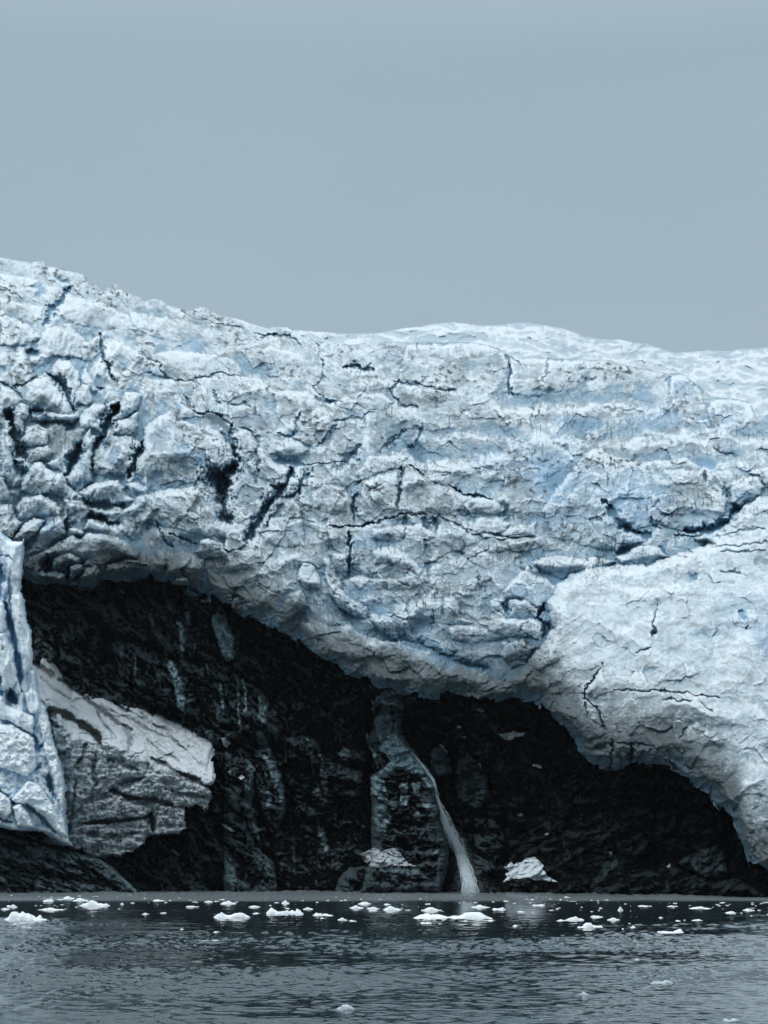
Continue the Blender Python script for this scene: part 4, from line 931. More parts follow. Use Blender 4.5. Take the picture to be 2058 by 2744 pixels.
# dirty snow bank
BANK = z3([(120, 860), (205, 830), (250, 780), (310, 765), (370, 758), (430, 760), (470, 775), (520, 810), (560, 850), (620, 905), (670, 915), (720, 950), (750, 980), (800, 1010), (870, 1030), (960, 1095), (1060, 1140), (1130, 1170), (1200, 1215), (1235, 1270), (1245, 1400), (1242, 1500), (1225, 1600), (1210, 1690), (1150, 1660), (1085, 1655), (1080, 1720), (1085, 1790), (1030, 1810), (960, 1822), (860, 1815), (842, 1870), (800, 1915), (700, 1940), (640, 1932), (560, 1955), (470, 1910), (420, 1900), (300, 1880), (200, 1500), (120, 1200)])
BB = [(z3([(880, 1395), (1000, 1440), (1120, 1500), (1245, 1500), (1225, 1610), (1200, 1690), (1090, 1650), (900, 1640), (700, 1560), (820, 1500)]), 14, 10),
      (z3([(480, 1640), (640, 1600), (880, 1660), (880, 1700), (700, 1730), (500, 1740)]), 16, 8), (z3([(930, 1650), (1080, 1660), (1080, 1790), (900, 1815)]), 14, 8),
      (z3([(400, 1340), (520, 1290), (620, 1330), (630, 1500), (520, 1600), (420, 1700), (400, 1500)]), 12, 16),
      (z3([(290, 1130), (420, 1180), (480, 1300), (430, 1380), (330, 1320)]), 18, 12), (z3([(640, 1260), (860, 1330), (850, 1480), (680, 1500)]), 12, 16),
      (z3([(230, 880), (420, 960), (600, 1120), (680, 1250), (590, 1260), (440, 1120), (280, 1050)]), 14, 12), (z3([(420, 850), (700, 1060), (1000, 1240), (1200, 1440), (1235, 1270), (1060, 1150), (720, 960), (500, 800)]), 18, 14),
      (z3([(480, 1760), (700, 1740), (860, 1740), (820, 1880), (600, 1920), (480, 1890)]), 8, 14)]
BC = [(z3([(345, 910), (440, 970), (520, 1040), (600, 1090), (680, 1160), (760, 1200)]), 7, 12, SILT, .8), (z3([(440, 880), (500, 960), (560, 1020)]), 3.5, 8, SILT, .75),
      (z3([(640, 1090), (760, 1140), (860, 1200), (980, 1250)]), 4, 8, SILT, .7), (z3([(290, 1085), (350, 1100), (420, 1135), (490, 1180), (560, 1230), (590, 1290)]), 10, -14, np.array([.02, .026, .028]), 1),
      (z3([(560, 1100), (620, 1190), (680, 1250)]), 2.6, 6, SILT, .7), (z3([(300, 1160), (340, 1190)]), 7, 14, SILT, .8),
      (z3([(880, 1375), (960, 1405), (1040, 1460), (1120, 1490), (1200, 1535), (1240, 1535)]), 7, 30, np.array([.03, .035, .037]), .75), (z3([(700, 1520), (760, 1500), (840, 1480)]), 6, 16, DIRT, .7),  # near-black lines here and below are undercuts, their shade painted in
      (z3([(650, 1560), (760, 1600), (880, 1610), (1000, 1640)]), 6, 28, np.array([.03, .035, .037]), .75), (z3([(480, 1750), (640, 1735), (850, 1715), (880, 1690)]), 5, 24, np.array([.03, .035, .037]), .7),
      (z3([(880, 1700), (890, 1800)]), 5, 24, SILT, .8), (z3([(200, 820), (260, 850), (300, 880)]), 8, 8, SILT, .8), (z3([(480, 1800), (600, 1830), (820, 1800)]), 7, 10, DIRT, .8),
      (z3([(500, 1290), (480, 1360), (430, 1420)]), 4, 14, DIRT, .8), (z3([(330, 700), (290, 780)]), 8, 8, SILT, .7), (z3([(980, 1240), (1080, 1320)]), 3, 8, SILT, .6),
      (z3([(440, 1500), (420, 1700), (400, 1800)]), 4, 14, DIRT, .6)]
BC += [(z3([(620, 1000), (700, 1080), (760, 1100)]), 4, 10, SILT, .7), (z3([(820, 1100), (900, 1180), (1000, 1210)]), 3, 8, SILT, .6), (z3([(240, 900), (300, 960), (380, 1010)]), 4, 8, SILT, .6),
       (z3([(720, 1180), (760, 1260), (740, 1340)]), 6, 10, DIRT, .8), (z3([(860, 1260), (930, 1330), (1040, 1380)]), 4, 10, SILT, .6), (z3([(560, 1330), (540, 1430), (560, 1520)]), 6, 12, DIRT, .7),
       (z3([(1000, 1560), (1100, 1580), (1220, 1600)]), 5, 10, DIRT, .7), (z3([(620, 1380), (700, 1400), (800, 1440)]), 8, 12, DIRT, .7)]
BRX, BRY = poly_interp(z3([(100, 900), (300, 1080), (420, 1250), (600, 1290), (700, 1310), (850, 1370), (960, 1420), (1240, 1500)]))
def bank_surface(u, v):
    f1 = fbm(u / 12, v / 12, 650, 3); f2 = fbm(u / 12 + 9, v / 12, 656, 3)
    bu = u + 3 * f1; bv = v + 3 * f2
    a = .62; p = bu * math.cos(a) + bv * math.sin(a); q = -bu * math.sin(a) + bv * math.cos(a)
    br = np.interp(u, BRX, BRY)
    topm = sst(8, -8, v - br)
    R = np.where(v < br, -(br - v) * 3.4, 0) * 1.0
    R = R + topm * (5 * ridged(p / 60, q / 12, 661, 4)) + (1 - topm) * (9 * ridged(bu / 50, bv / 16, 663, 4) + 4 * ridged(bu / 12, bv / 40, 664, 3))
    fa, _ = facets(bu / 9, bv / 8, 665, 1.2); fb, _ = facets(bu / 24, bv / 18, 667, 1.2)
    fc_, _ = facets(bu / 4.2, bv / 3.6, 668, 1.4)
    R = R + 5 * fa * (.4 + .6 * (1 - topm)) + 9 * fb + 2.2 * fc_ + 16 * ridged(u / 60, v / 44, 676, 3) + 3 * ridged(bu / 9, bv / 26, 678, 2) * (1 - topm) + 2.4 * fbm(u / 4.2, v / 3.6, 669, 3) + 9 * fbm(u / 34, v / 30, 670, 3)
    R = apply_blocks(R, u, v, bu, bv, BB)
    d = -sdf(u, v, BANK); R -= 24 * np.clip(1 - d / 5, 0, 1) ** 2
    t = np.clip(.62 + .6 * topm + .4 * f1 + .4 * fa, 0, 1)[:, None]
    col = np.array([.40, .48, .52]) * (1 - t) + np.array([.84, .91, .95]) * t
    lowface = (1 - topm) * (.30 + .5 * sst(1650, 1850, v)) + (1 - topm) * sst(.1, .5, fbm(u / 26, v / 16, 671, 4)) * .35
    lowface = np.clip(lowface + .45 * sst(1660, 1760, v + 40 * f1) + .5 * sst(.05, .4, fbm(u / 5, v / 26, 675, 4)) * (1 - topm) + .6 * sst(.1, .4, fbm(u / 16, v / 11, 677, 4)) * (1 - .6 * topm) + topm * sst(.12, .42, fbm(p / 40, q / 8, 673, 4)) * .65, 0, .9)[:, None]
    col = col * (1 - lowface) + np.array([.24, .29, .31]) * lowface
    R, col = apply_cracks(R, col, u, v, f1, f2, BC)
    Y = np.interp(v, [1400, 1560, 1900], [412, 408, 404]) + (u - 200) * .004
    return R, col, Y
g = body('snow_bank', BANK, bank_surface, M_BANK, 14, jag=5.5, seed=690, fin=lambda U, V, Rg, W, c, st: relief_shade(U, V, Rg, W, c, st, .75, .25))
tag(g, 'dirty white and grey snow block with dark silt bands leaning against the ice tower', 'snow bank')

# rock outcrop at the waterline
OUT = [(-230, 1770), (-60, 1778)] + z3([(0, 1785), (100, 1825), (230, 1850), (340, 1880), (430, 1902), (480, 1925), (560, 1942), (620, 1972), (680, 2020), (720, 2058), (760, 2092), (800, 2132), (828, 2172)]) + [(312, 1950), (-230, 1950)]
OB = [(z3([(0, 1900), (200, 1860), (400, 1930), (490, 2040), (380, 2060), (200, 2010), (0, 2030)]), 26, 16), (z3([(440, 1920), (600, 1975), (740, 2090), (830, 2175), (760, 2190), (620, 2080), (500, 2000)]), 30, 12),
      (z3([(-100, 2040), (20, 2060), (90, 2160), (80, 2200), (-100, 2200)]), 34, 14), (z3([(200, 2060), (400, 2080), (560, 2110), (740, 2160), (740, 2190), (200, 2190)]), 24, 14), (z3([(-100, 1800), (0, 1800), (230, 1870), (150, 1960), (-100, 1960)]), 16, 14)]
def out_surface(u, v):
    f1 = fbm(u / 14, v / 14, 720, 3); f2 = fbm(u / 14 + 9, v / 14, 726, 3)
    bu = u + 4 * f1; bv = v + 4 * f2
    a = .45; p = bu * math.cos(a) + bv * math.sin(a); q = -bu * math.sin(a) + bv * math.cos(a)
    fa, _ = facets(p / 30, q / 9, 731, 1.3); fb, _ = facets(p / 11, q / 5, 733, 1.3)
    R = 24 * ridged(p / 80, q / 22, 735, 4) + 16 * fa + 8 * fb + 3 * ridged(p / 24, q / 6, 737, 3) + 1.4 * fbm(u / 3.4, v / 2.8, 739, 2)
    R = apply_blocks(R, u, v, bu, bv, OB)
    d = -sdf(u, v, OUT); R -= 50 * np.clip(1 - d / 12, 0, 1) ** 2
    tone = .018 * (1 + .8 * fbm(p / 30, q / 10, 741, 4)) + .05 * np.clip(fb, 0, 1) + .11 * sst(.10, .5, fbm(p / 14, q / 4, 743, 4)) * sst(-.3, .3, fbm(u / 50, v / 30, 745, 3))
    rim = np.exp(-(ldist(bu, bv, z3([(450, 1915), (560, 1948), (640, 2000), (730, 2090), (800, 2160)])) / 2.2) ** 2)
    tone = tone + .10 * rim
    col = np.clip(tone, .005, .3)[:, None] * ROCK
    Y = 397 + np.clip(1930 - v, 0, 200) * .06
    return R, col, Y
g = body('rock_outcrop', OUT, out_surface, M_ROCK, 14, jag=1.5, seed=750, fin=lit_ribs)
tag(g, 'smooth dark layered rock outcrop at the waterline below the ice tower', 'rock')

# ------------------------------------------------------------------ snow patches on the rock
SP = [(z5, [(80, 805), (105, 800), (120, 796), (150, 795), (170, 784), (190, 794), (235, 795), (222, 815), (190, 818), (170, 825), (150, 840), (110, 836), (95, 820)], 'largest bright snow patch lying high on the dark rock under the ice arch', .8),
      (z5, [(272, 985), (300, 982), (328, 990), (332, 1006), (312, 1000), (290, 994)], 'small torn snow scrap right of and below the largest high snow patch', .8),
      (z5, [(112, 1585), (130, 1580), (150, 1548), (165, 1570), (190, 1558), (215, 1556), (240, 1527), (262, 1530), (290, 1522), (318, 1548), (345, 1578), (330, 1590), (350, 1612), (372, 1642), (432, 1672), (380, 1668), (340, 1660), (300, 1662), (240, 1645), (200, 1650), (160, 1658), (100, 1672), (130, 1645), (118, 1625), (140, 1610)], 'big peaked white snow heap near the water, right of the waterfall', .72),
      (z4, [(752, 1428), (800, 1410), (830, 1392), (880, 1408), (930, 1395), (965, 1398), (985, 1430), (1010, 1460), (1030, 1482), (1072, 1496), (1000, 1494), (940, 1492), (860, 1506), (820, 1498), (780, 1470)], 'grey white snow mound on a low rock ledge left of the waterfall foot', .42),
      (z3, [(1285, 1250), (1300, 1248), (1325, 1262), (1342, 1286), (1325, 1296), (1325, 1312), (1300, 1298)], 'bright snow lump on the rock beside the snow bank tip', .8),
      (z3, [(1388, 1484), (1405, 1460), (1422, 1482), (1402, 1498)], 'tiny triangular white snow patch on the rock right of the snow bank', .85),
      (z3, [(1322, 1450), (1338, 1444), (1348, 1456), (1335, 1468)], 'tiny round snow spot just left of the triangular snow patch', .6),
      (z3, [(1283, 1748), (1310, 1757), (1340, 1775), (1368, 1796), (1340, 1796), (1305, 1772)], 'slanting snow streak on the rock below the snow bank tip', .6),
      (z3, [(1098, 418), (1125, 424), (1155, 438), (1148, 450), (1112, 440)], 'left one of two snow scraps just under the ice lip above the pale slab', .7),
      (z3, [(1165, 450), (1190, 445), (1210, 455), (1200, 466), (1170, 463)], 'right one of two snow scraps just under the ice lip above the pale slab', .7),
      (z3, [(688, 392), (712, 394), (730, 412), (708, 410)], 'small snow scrap on the cave ceiling rock below the broken ice blocks', .55),
      (z5, [(188, 1276), (214, 1266), (224, 1278), (202, 1290)], 'tiny double snow fleck on the dark rock above the big peaked snow heap', .8),
      (z5, [(1062, 1577), (1086, 1562), (1088, 1582), (1070, 1586)], 'tiny snow fleck on the dark rock low at the right, beside the striped rock', .7),
      (z4, [(1398, 622), (1425, 620), (1452, 632), (1436, 642), (1412, 632)], 'faint snow scrap just under the ice arch, above the largest high patch', .5),
      (z4, [(1295, 714), (1316, 718), (1322, 728), (1300, 729)], 'tiny snow fleck left of and above the largest high snow patch', .7),
      (z4, [(1198, 822), (1215, 822), (1240, 852), (1248, 874), (1218, 848)], 'snow lining the top edge of the small pale rock slab right of the rock pillar', .6),
      (z4, [(1408, 922), (1420, 918), (1434, 938), (1428, 950)], 'tiny snow fleck on the shoulder of the rounded rock right of the pillar', .7),
      (z4, [(1318, 776), (1345, 770), (1352, 780), (1330, 784)], 'thin snow strip level with the largest high snow patch, at its left', .6),
      (z5, [(350, 1392), (365, 1382), (376, 1384), (360, 1398)], 'faint snow fleck midway up the dark rock above the big peaked heap', .6),
      (z5, [(725, 1494), (748, 1490), (740, 1512), (730, 1508)], 'faint snow fleck on the broad dark rock face low in the right cave', .35),
      (z3, [(990, 1895), (1008, 1900), (1050, 1932), (1040, 1938), (1005, 1920)], 'faint curved snow streak on the rock below the snow bank underside', .4)]
for f, P, lab, al in SP:
    P = f(P)
    def snow_surface(u, v, P=P, al=al):
        R, _ = rock_relief(u, v)
        d = np.clip(-sdf(u, v, P), 0, 30)
        R = R + 1.5 + 5 * np.sqrt(np.clip(d / 8, 0, 1)) + 1.4 * fbm(u / 4, v / 3, 811, 3)
        n = np.clip(al * 1.2 * (1 + .25 * fbm(u / 5, v / 4, 813, 3)), 0, .96)[:, None]
        Y = rock_base(u, v)
        return Y - R * Y / F, np.clip(n * np.array([.90, 1.0, 1.05]), 0, .97)
    A = np.array(P); stp = .9
    def ins(U, V, P=P): return sdf(U + 2.0 * fbm(U / 5, V / 5, 821, 2), V + 2.0 * fbm(U / 5 + 3, V / 5, 823, 2), P) < .6
    g = layer('snow_patch', A[:, 0].min() - 2, A[:, 0].max() + 2, A[:, 1].min() - 2, A[:, 1].max() + 2, stp, ins, snow_surface, M_SNOW, .8)
    tag(g, lab, 'snow patch', 'snow patches on the dark rock')

# ------------------------------------------------------------------ waterfall
def waterfall():
    rnd = random.Random(5)
    cen = z4([(1030, 850), (1110, 940), (1165, 1020), (1186, 1108), (1200, 1150), (1222, 1210), (1248, 1280), (1285, 1350), (1316, 1420), (1345, 1510), (1362, 1580), (1372, 1645)])
    wid = [1.5, 2, 3, 5, 9, 18, 30, 27, 27, 27, 33, 42]
    cv = [c[1] for c in cen]; cu = [c[0] for c in cen]
    vs = np.linspace(cv[0], cv[-1], 210)
    V = []; Q = []; 
    base = np.array([float(rock_base(np.array([a]), np.array([b]))[0] - rock_relief(np.array([a]), np.array([b]))[0][0] * .092) for a, b in zip(np.interp(vs, cv, cu), vs)])
    base = np.convolve(np.pad(base, 12, mode='edge'), np.ones(25) / 25, 'valid') - 3.2
    base = np.minimum.accumulate(base)
    def strand(off, i0, i1, w0, ph, dy):
        ring = 5; st = len(V)
        for i in range(i0, i1):
            v = vs[i]; t = (i - i0) / max(1, i1 - i0 - 1)
            W = np.interp(v, cv, wid)
            u = np.interp(v, cv, cu) + off * W * .5 + 1.6 * math.sin(i * .13 + ph) + 1.0 * math.sin(i * .41 + ph * 3)
            r = max(.05, w0 * (math.sin(math.pi * min(1, t * 1.04 + .02)) ** .5) * (.6 + .4 * math.sin(i * .6 + ph * 5)))
            Y = base[i] + dy
            x = (u - CU) / F * Y; z = CAMH + (HV - v) / F * Y
            for k in range(ring):
                a = 2 * math.pi * k / ring
                V.append((x + r * math.cos(a), Y + r * math.sin(a), z))
        for i in range(i1 - i0 - 1):
            for k in range(ring):
                a = st + i * ring + k; b = st + i * ring + (k + 1) % ring
                Q.append((a, b, b + ring, a + ring))
    for n in range(300):
        i0 = rnd.randint(60, 185) if n > 20 else rnd.randint(0, 40); i1 = min(210, i0 + rnd.randint(12, 50))
        if n % 3 == 0: i0 = rnd.randint(120, 180); i1 = 210
        strand(rnd.gauss(0, .42), i0, i1, rnd.uniform(.02, .065), rnd.uniform(0, 9), rnd.uniform(-.5, .5))
    for n in range(14): strand(-.35 + rnd.uniform(-.2, .2), rnd.randint(70, 120), rnd.randint(170, 208), rnd.uniform(.05, .12), rnd.uniform(0, 9), 0)
    root = mesh_np('waterfall', np.array(V), np.array(Q))
    m = bpy.data.materials.new('falling_water'); m.use_nodes = True
    b = m.node_tree.nodes['Principled BSDF']; b.inputs['Base Color'].default_value = (.82, .93, .97, 1); b.inputs['Roughness'].default_value = .4
    b.inputs['Alpha'].default_value = .8
    root.data.materials.append(m)
    # spray: a cloud of fine drops at the foot
    V = []; T = []
    for n in range(5000):
        t = rnd.random() ** .6; i = int(110 + 99 * t)
        W = np.interp(vs[i], cv, wid) * (.5 + .5 * t)
        u = np.interp(vs[i], cv, cu) + rnd.gauss(.25, .6) * W; v = vs[i] + rnd.gauss(0, 4) - 2
        if v > 1926: v = 1926 - rnd.random() * 8
        Y = base[i] + rnd.uniform(-2, .6); r = rnd.uniform(.02, .06)
        c = np.array([(u - CU) / F * Y, Y, CAMH + (HV - v) / F * Y]); s0 = len(V)
        for d in ((1, 0, 0), (-.5, .8, 0), (-.5, -.8, 0), (0, 0, 1.3)): V.append(c + r * np.array(d))
        T += [(s0, s0 + 1, s0 + 3), (s0 + 1, s0 + 2, s0 + 3), (s0 + 2, s0, s0 + 3), (s0, s0 + 2, s0 + 1)]
    me = bpy.data.meshes.new('spray'); me.from_pydata([tuple(p) for p in V], [], T)
    sp = bpy.data.objects.new('spray', me); C.objects.link(sp); sp.parent = root
    m2 = m.copy(); m2.node_tree.nodes['Principled BSDF'].inputs['Alpha'].default_value = .35; me.materials.append(m2)
    sp['kind'] = 'stuff'
    tag(root, 'thin white waterfall running down the dark rock into the sea', 'waterfall')
waterfall()

# ------------------------------------------------------------------ floating ice
M_FLOE = bpy.data.materials.new('floating_ice'); M_FLOE.use_nodes = True
_N = M_FLOE.node_tree.nodes; _b = _N['Principled BSDF']; _b.inputs['Base Color'].default_value = (.86, .90, .92, 1); _b.inputs['Roughness'].default_value = .45
_n = _N.new('ShaderNodeTexNoise'); _n.inputs['Scale'].default_value = 5; _n.inputs['Detail'].default_value = 5
_tc = _N.new('ShaderNodeTexCoord'); M_FLOE.node_tree.links.new(_tc.outputs['Object'], _n.inputs['Vector'])
_bp = _N.new('ShaderNodeBump'); _bp.inputs['Distance'].default_value = .12; M_FLOE.node_tree.links.new(_n.outputs['Fac'], _bp.inputs['Height']); M_FLOE.node_tree.links.new(_bp.outputs[0], _b.inputs['Normal'])
_b.inputs['Emission Strength'].default_value = 0
M_GREYFLOE = M_FLOE.copy(); M_GREYFLOE.name = 'clear_ice'; M_GREYFLOE.node_tree.nodes['Principled BSDF'].inputs['Base Color'].default_value = (.50, .58, .62, 1)

def floe(u, v, w, h, label, seed, grey=False, group='ice pieces floating on the water', peak=None, res=None):
    """u,v: foot of the piece as seen; w,h: seen width and height."""
    Y = CAMH * F / (v - HV)
    x = (u - CU) / F * Y; W = w / F * Y; H = max((.82 if w > 45 else .66) * h / F * Y, .03)
    D = W * (.55 if w > 40 else .8)
    n = res or (46 if w > 60 else 26 if w > 20 else 12); ny = max(8, int(n * .6))
    gx, gy = np.meshgrid(np.linspace(-1, 1, n), np.linspace(-1, 1, ny))
    th = np.arctan2(gy, gx); r = np.sqrt((gx) ** 2 + (gy) ** 2)
    lim = .82 + .22 * fbm(np.cos(th) * 1.6 + seed * 3.1, np.sin(th) * 1.6, seed, 3)
    q = np.clip(1 - r / lim, 0, 1)
    nz = fbm(gx * 2.2 + seed * 1.7, gy * 2 + 5, seed + 3, 4); n2, _ = facets(gx * 4.5 + seed, gy * 3, seed + 5, 1.0)
    pk = seed % 7 / 7 * 1.0 - .5 if peak is None else peak
    prof = .12 + .55 * np.exp(-((gx - pk) / .28) ** 2) + .25 * np.exp(-((gx + pk * .8 + .2) / .2) ** 2) + .7 * np.abs(nz) + .4 * n2
    hgt = np.clip(prof / np.percentile(prof, 99), .12, 1) * np.minimum(1, q * 4) ** .7
    ok = q > 0
    z = np.where(ok, hgt * H, -.12)
    z = np.where(ok, z, -.25)
    P = np.stack([x + gx * W / 2 / .84, Y + (gy + 1) * D / 2, z], -1).reshape(-1, 3)
    ids = np.arange(n * ny).reshape(ny, n)
    okf = (ok[:-1, :-1] | ok[1:, :-1] | ok[:-1, 1:] | ok[1:, 1:])
    Q = np.stack([ids[:-1, :-1][okf], ids[:-1, 1:][okf], ids[1:, 1:][okf], ids[1:, :-1][okf]], -1)
    if len(Q) == 0: return
    used, inv = np.unique(Q, return_inverse=True)
    P = P[used]; Q = inv.reshape(Q.shape)
    org = np.array([x, Y + D / 2, 0.0]); P = P - org
    o = mesh_np('floating_ice' if w < 60 else 'ice_floe', P, Q); o.location = org
    o.data.materials.append(M_GREYFLOE if grey else M_FLOE)
    tag(o, label, 'ice floe', group)

BIG = [(z6, 103, 192, 208, 48, 'biggest peaked white ice floe at the left edge of the water', -.35, 0), (z6, 112, 220, 52, 10, 'low flat ice slab just below the biggest left floe', None, 1),
       (z6, 20, 140, 48, 9, 'small white floe touching the left edge above the biggest left floe', None, 0), (z6, 45, 128, 46, 14, 'small rounded floe at the far left, second above the biggest floe', None, 0),
       (z6, 218, 143, 124, 11, 'long thin flat floe right of the biggest left floe', None, 0), (z6, 205, 106, 52, 14, 'small peaked floe close to the rock outcrop', None, 0),
       (z6, 292, 95, 58, 17, 'rounded white lump floe off the tip of the outcrop', 0, 0), (z6, 345, 104, 74, 18, 'white floe between the rounded lump and the two-humped floe', 0, 0), (z6, 400, 125, 134, 28, 'bright floe with a central peak in the left drift band', -.05, 0),
       (z6, 527, 118, 20, 10, 'tiny upright lump right of the centrally peaked floe', 0, 0), (z6, 628, 162, 36, 10, 'small rounded floe alone in open water left of centre', 0, 0), (z6, 682, 104, 60, 10, 'small pair-like floe high in the left centre band', None, 0),
       (z6, 705, 157, 32, 6, 'little flat floe right of the small rounded lone floe', None, 0), (z6, 830, 130, 64, 7, 'thin sliver floe above the low wide white floe', None, 0), (z6, 900, 109, 42, 9, 'small floe left of the humped floe, high in the band', None, 0),
       (z6, 985, 116, 70, 18, 'humped white floe high in the middle left band', 0, 0), (z6, 996, 175, 160, 26, 'low wide white floe with a hump at its right, left of the photo centre', .35, 0), (z6, 1098, 130, 52, 10, 'small oval floe above the low wide floe', 0, 0),
       (z6, 1112, 159, 44, 7, 'small flat floe right of the low wide floe', None, 0), (z6, 1232, 162, 170, 34, 'long ragged floe with a tall peak at its left end', -.7, 0), (z6, 1232, 115, 38, 22, 'tall knob of ice above the long ragged floe', 0, 0),
       (z6, 1330, 140, 44, 13, 'small peaked floe at the upper right of the long ragged floe', 0, 0), (z6, 1396, 167, 94, 14, 'flat white floe right of the long ragged floe', None, 0), (z6, 1392, 182, 38, 9, 'small lump just below the flat white floe near centre', 0, 0),
       (z6, 1478, 187, 44, 15, 'lower left of two small lumps right of the flat white floe', 0, 0), (z6, 1520, 191, 38, 7, 'lower right of two small lumps right of the flat white floe', 0, 0), (z6, 1540, 135, 60, 17, 'white floe left of the pair at the photo centre', 0, 0),
       (z6, 1576, 118, 60, 15, 'uppermost white floe of the group at the photo centre', .1, 0), (z6, 1612, 138, 60, 12, 'right floe of the group at the photo centre', None, 0), (z6, 1613, 148, 44, 6, 'thin floe below the right floe at the photo centre', None, 0),
       (z6, 934, 240, 34, 8, 'small lump alone below the low wide floe', 0, 0), (z6, 912, 278, 86, 9, 'thin pale slab, lowest floe left of centre', None, 1), (z6, 788, 227, 28, 6, 'tiny flat floe in open water left of the low wide floe', None, 0),
       (z6, 1492, 574, 80, 32, 'pyramid of clear ice floating in the foreground water', .1, 1),
       (z7, 34, 143, 84, 24, 'rounded white floe left of the largest floe', -.2, 0), (z7, 300, 183, 352, 34, 'largest longest white floe with an upturned left end, right of centre', .45, 0), (z7, 205, 145, 86, 20, 'white floe behind the left end of the largest floe', 0, 0),
       (z7, 418, 132, 86, 16, 'flat topped floe behind the right end of the largest floe', None, 0), (z7, 497, 142, 64, 14, 'ragged floe at the right behind the largest floe', None, 0), (z7, 770, 190, 48, 9, 'small floe left of the humped floe, right of centre', None, 0),
       (z7, 824, 187, 84, 22, 'humped floe above the smooth thick slab', .1, 0), (z7, 922, 174, 60, 10, 'low floe upper right of the smooth thick slab', None, 0), (z7, 994, 187, 58, 16, 'small peaked floe right of the smooth thick slab', 0, 0),
       (z7, 895, 220, 124, 24, 'smooth thick white slab floe in dark water, right of centre', -.1, 0), (z7, 1023, 144, 24, 24, 'upright knob of ice near the far water band', 0, 0), (z7, 1271, 193, 38, 10, 'small oval floe above the crested floe at the right', 0, 0),
       (z7, 1200, 179, 36, 9, 'small floe left of the small oval one at the right', None, 0), (z7, 1356, 189, 48, 9, 'thin floe right of the small oval floe', None, 0), (z7, 1242, 242, 116, 20, 'low crested white floe, lowest bright one at the right', .7, 0),
       (z7, 1080, 222, 46, 14, 'little peaked floe left of the low crested floe', 0, 0), (z7, 1044, 226, 38, 6, 'thin floe beside the little peaked floe', None, 0), (z7, 570, 212, 34, 9, 'small white lump right of the largest floe and below it', 0, 0),
       (z7, 182, 202, 54, 10, 'small flat floe just below the left end of the largest floe', None, 0), (z7, 242, 205, 20, 8, 'tiny lump below the middle of the largest floe', 0, 0), (z7, 455, 190, 66, 7, 'thin ice slab below the right end of the largest floe', None, 0),
       (z7, 595, 152, 40, 6, 'small flat floe right of the ragged floe', None, 0), (z7, 1368, 138, 96, 12, 'long low floe in the far band near the right side', None, 0), (z7, 1512, 158, 88, 14, 'long white floe at the right end of the dark band', -.2, 0),
       (z7, 1578, 145, 54, 12, 'small floe above the last long floe at the right', None, 0), (z7, 670, 124, 66, 8, 'flat floe in the far band between the two peaked ones', None, 0), (z7, 790, 89, 28, 7, 'single small floe close under the cliff, right of the waterfall', None, 0),
       (z7, 960, 102, 34, 5, 'single thin floe close under the right cave', None, 0), (z7, 1130, 127, 64, 6, 'thin long floe in the far band right of the upright knob', None, 0),
       (z7, 866, 513, 48, 24, 'rounded lump of clear ice in the lower right foreground', 0, 1), (z7, 1205, 461, 100, 15, 'pale clear ice slab in the right foreground water', .4, 1), (z7, 1095, 360, 32, 10, 'small clear ice lump in the rippled water right of centre', 0, 1),
       (z7, 1505, 623, 80, 14, 'flat pale slab at the lower right corner', None, 1), (z7, 15, 120, 40, 8, 'small floe above the rounded floe left of the largest one', None, 0)]
for i, (f, cx, cy, w, h, lab, pk, gy) in enumerate(BIG):
    (u, v), = f([(cx, cy)])
    floe(u, v, w * .5, h * .5 * 1.05, lab, 11 + i * 3, bool(gy), peak=pk)
rnd = random.Random(77)
cnt = 0
while cnt < 215:
    u = rnd.uniform(-60, 1720)
    c = rnd.random()
    zz = rnd.gauss(108, 9) if c < .62 else rnd.gauss(140, 22) if c < .9 else rnd.gauss(90, 8)
    if zz < 84 or zz > 250: continue
    if u < 420: zz = max(80, zz - 12)
    if u > 1350: zz += 16
    if math.sin(u / 61.) + math.sin(u / 23. + 1) < -1.0 and rnd.random() < .7: continue
    v = 2350 * K + zz * .5
    w = min(26, rnd.lognormvariate(1.85, .55)); h = min(w * .28, rnd.uniform(1.0, 3.0))
    floe(u, v, w, h, 'small flat white ice fragment in the drift of broken ice', 500 + cnt * 2, rnd.random() < .25, 'small fragments in the drift of broken ice')
    cnt += 1

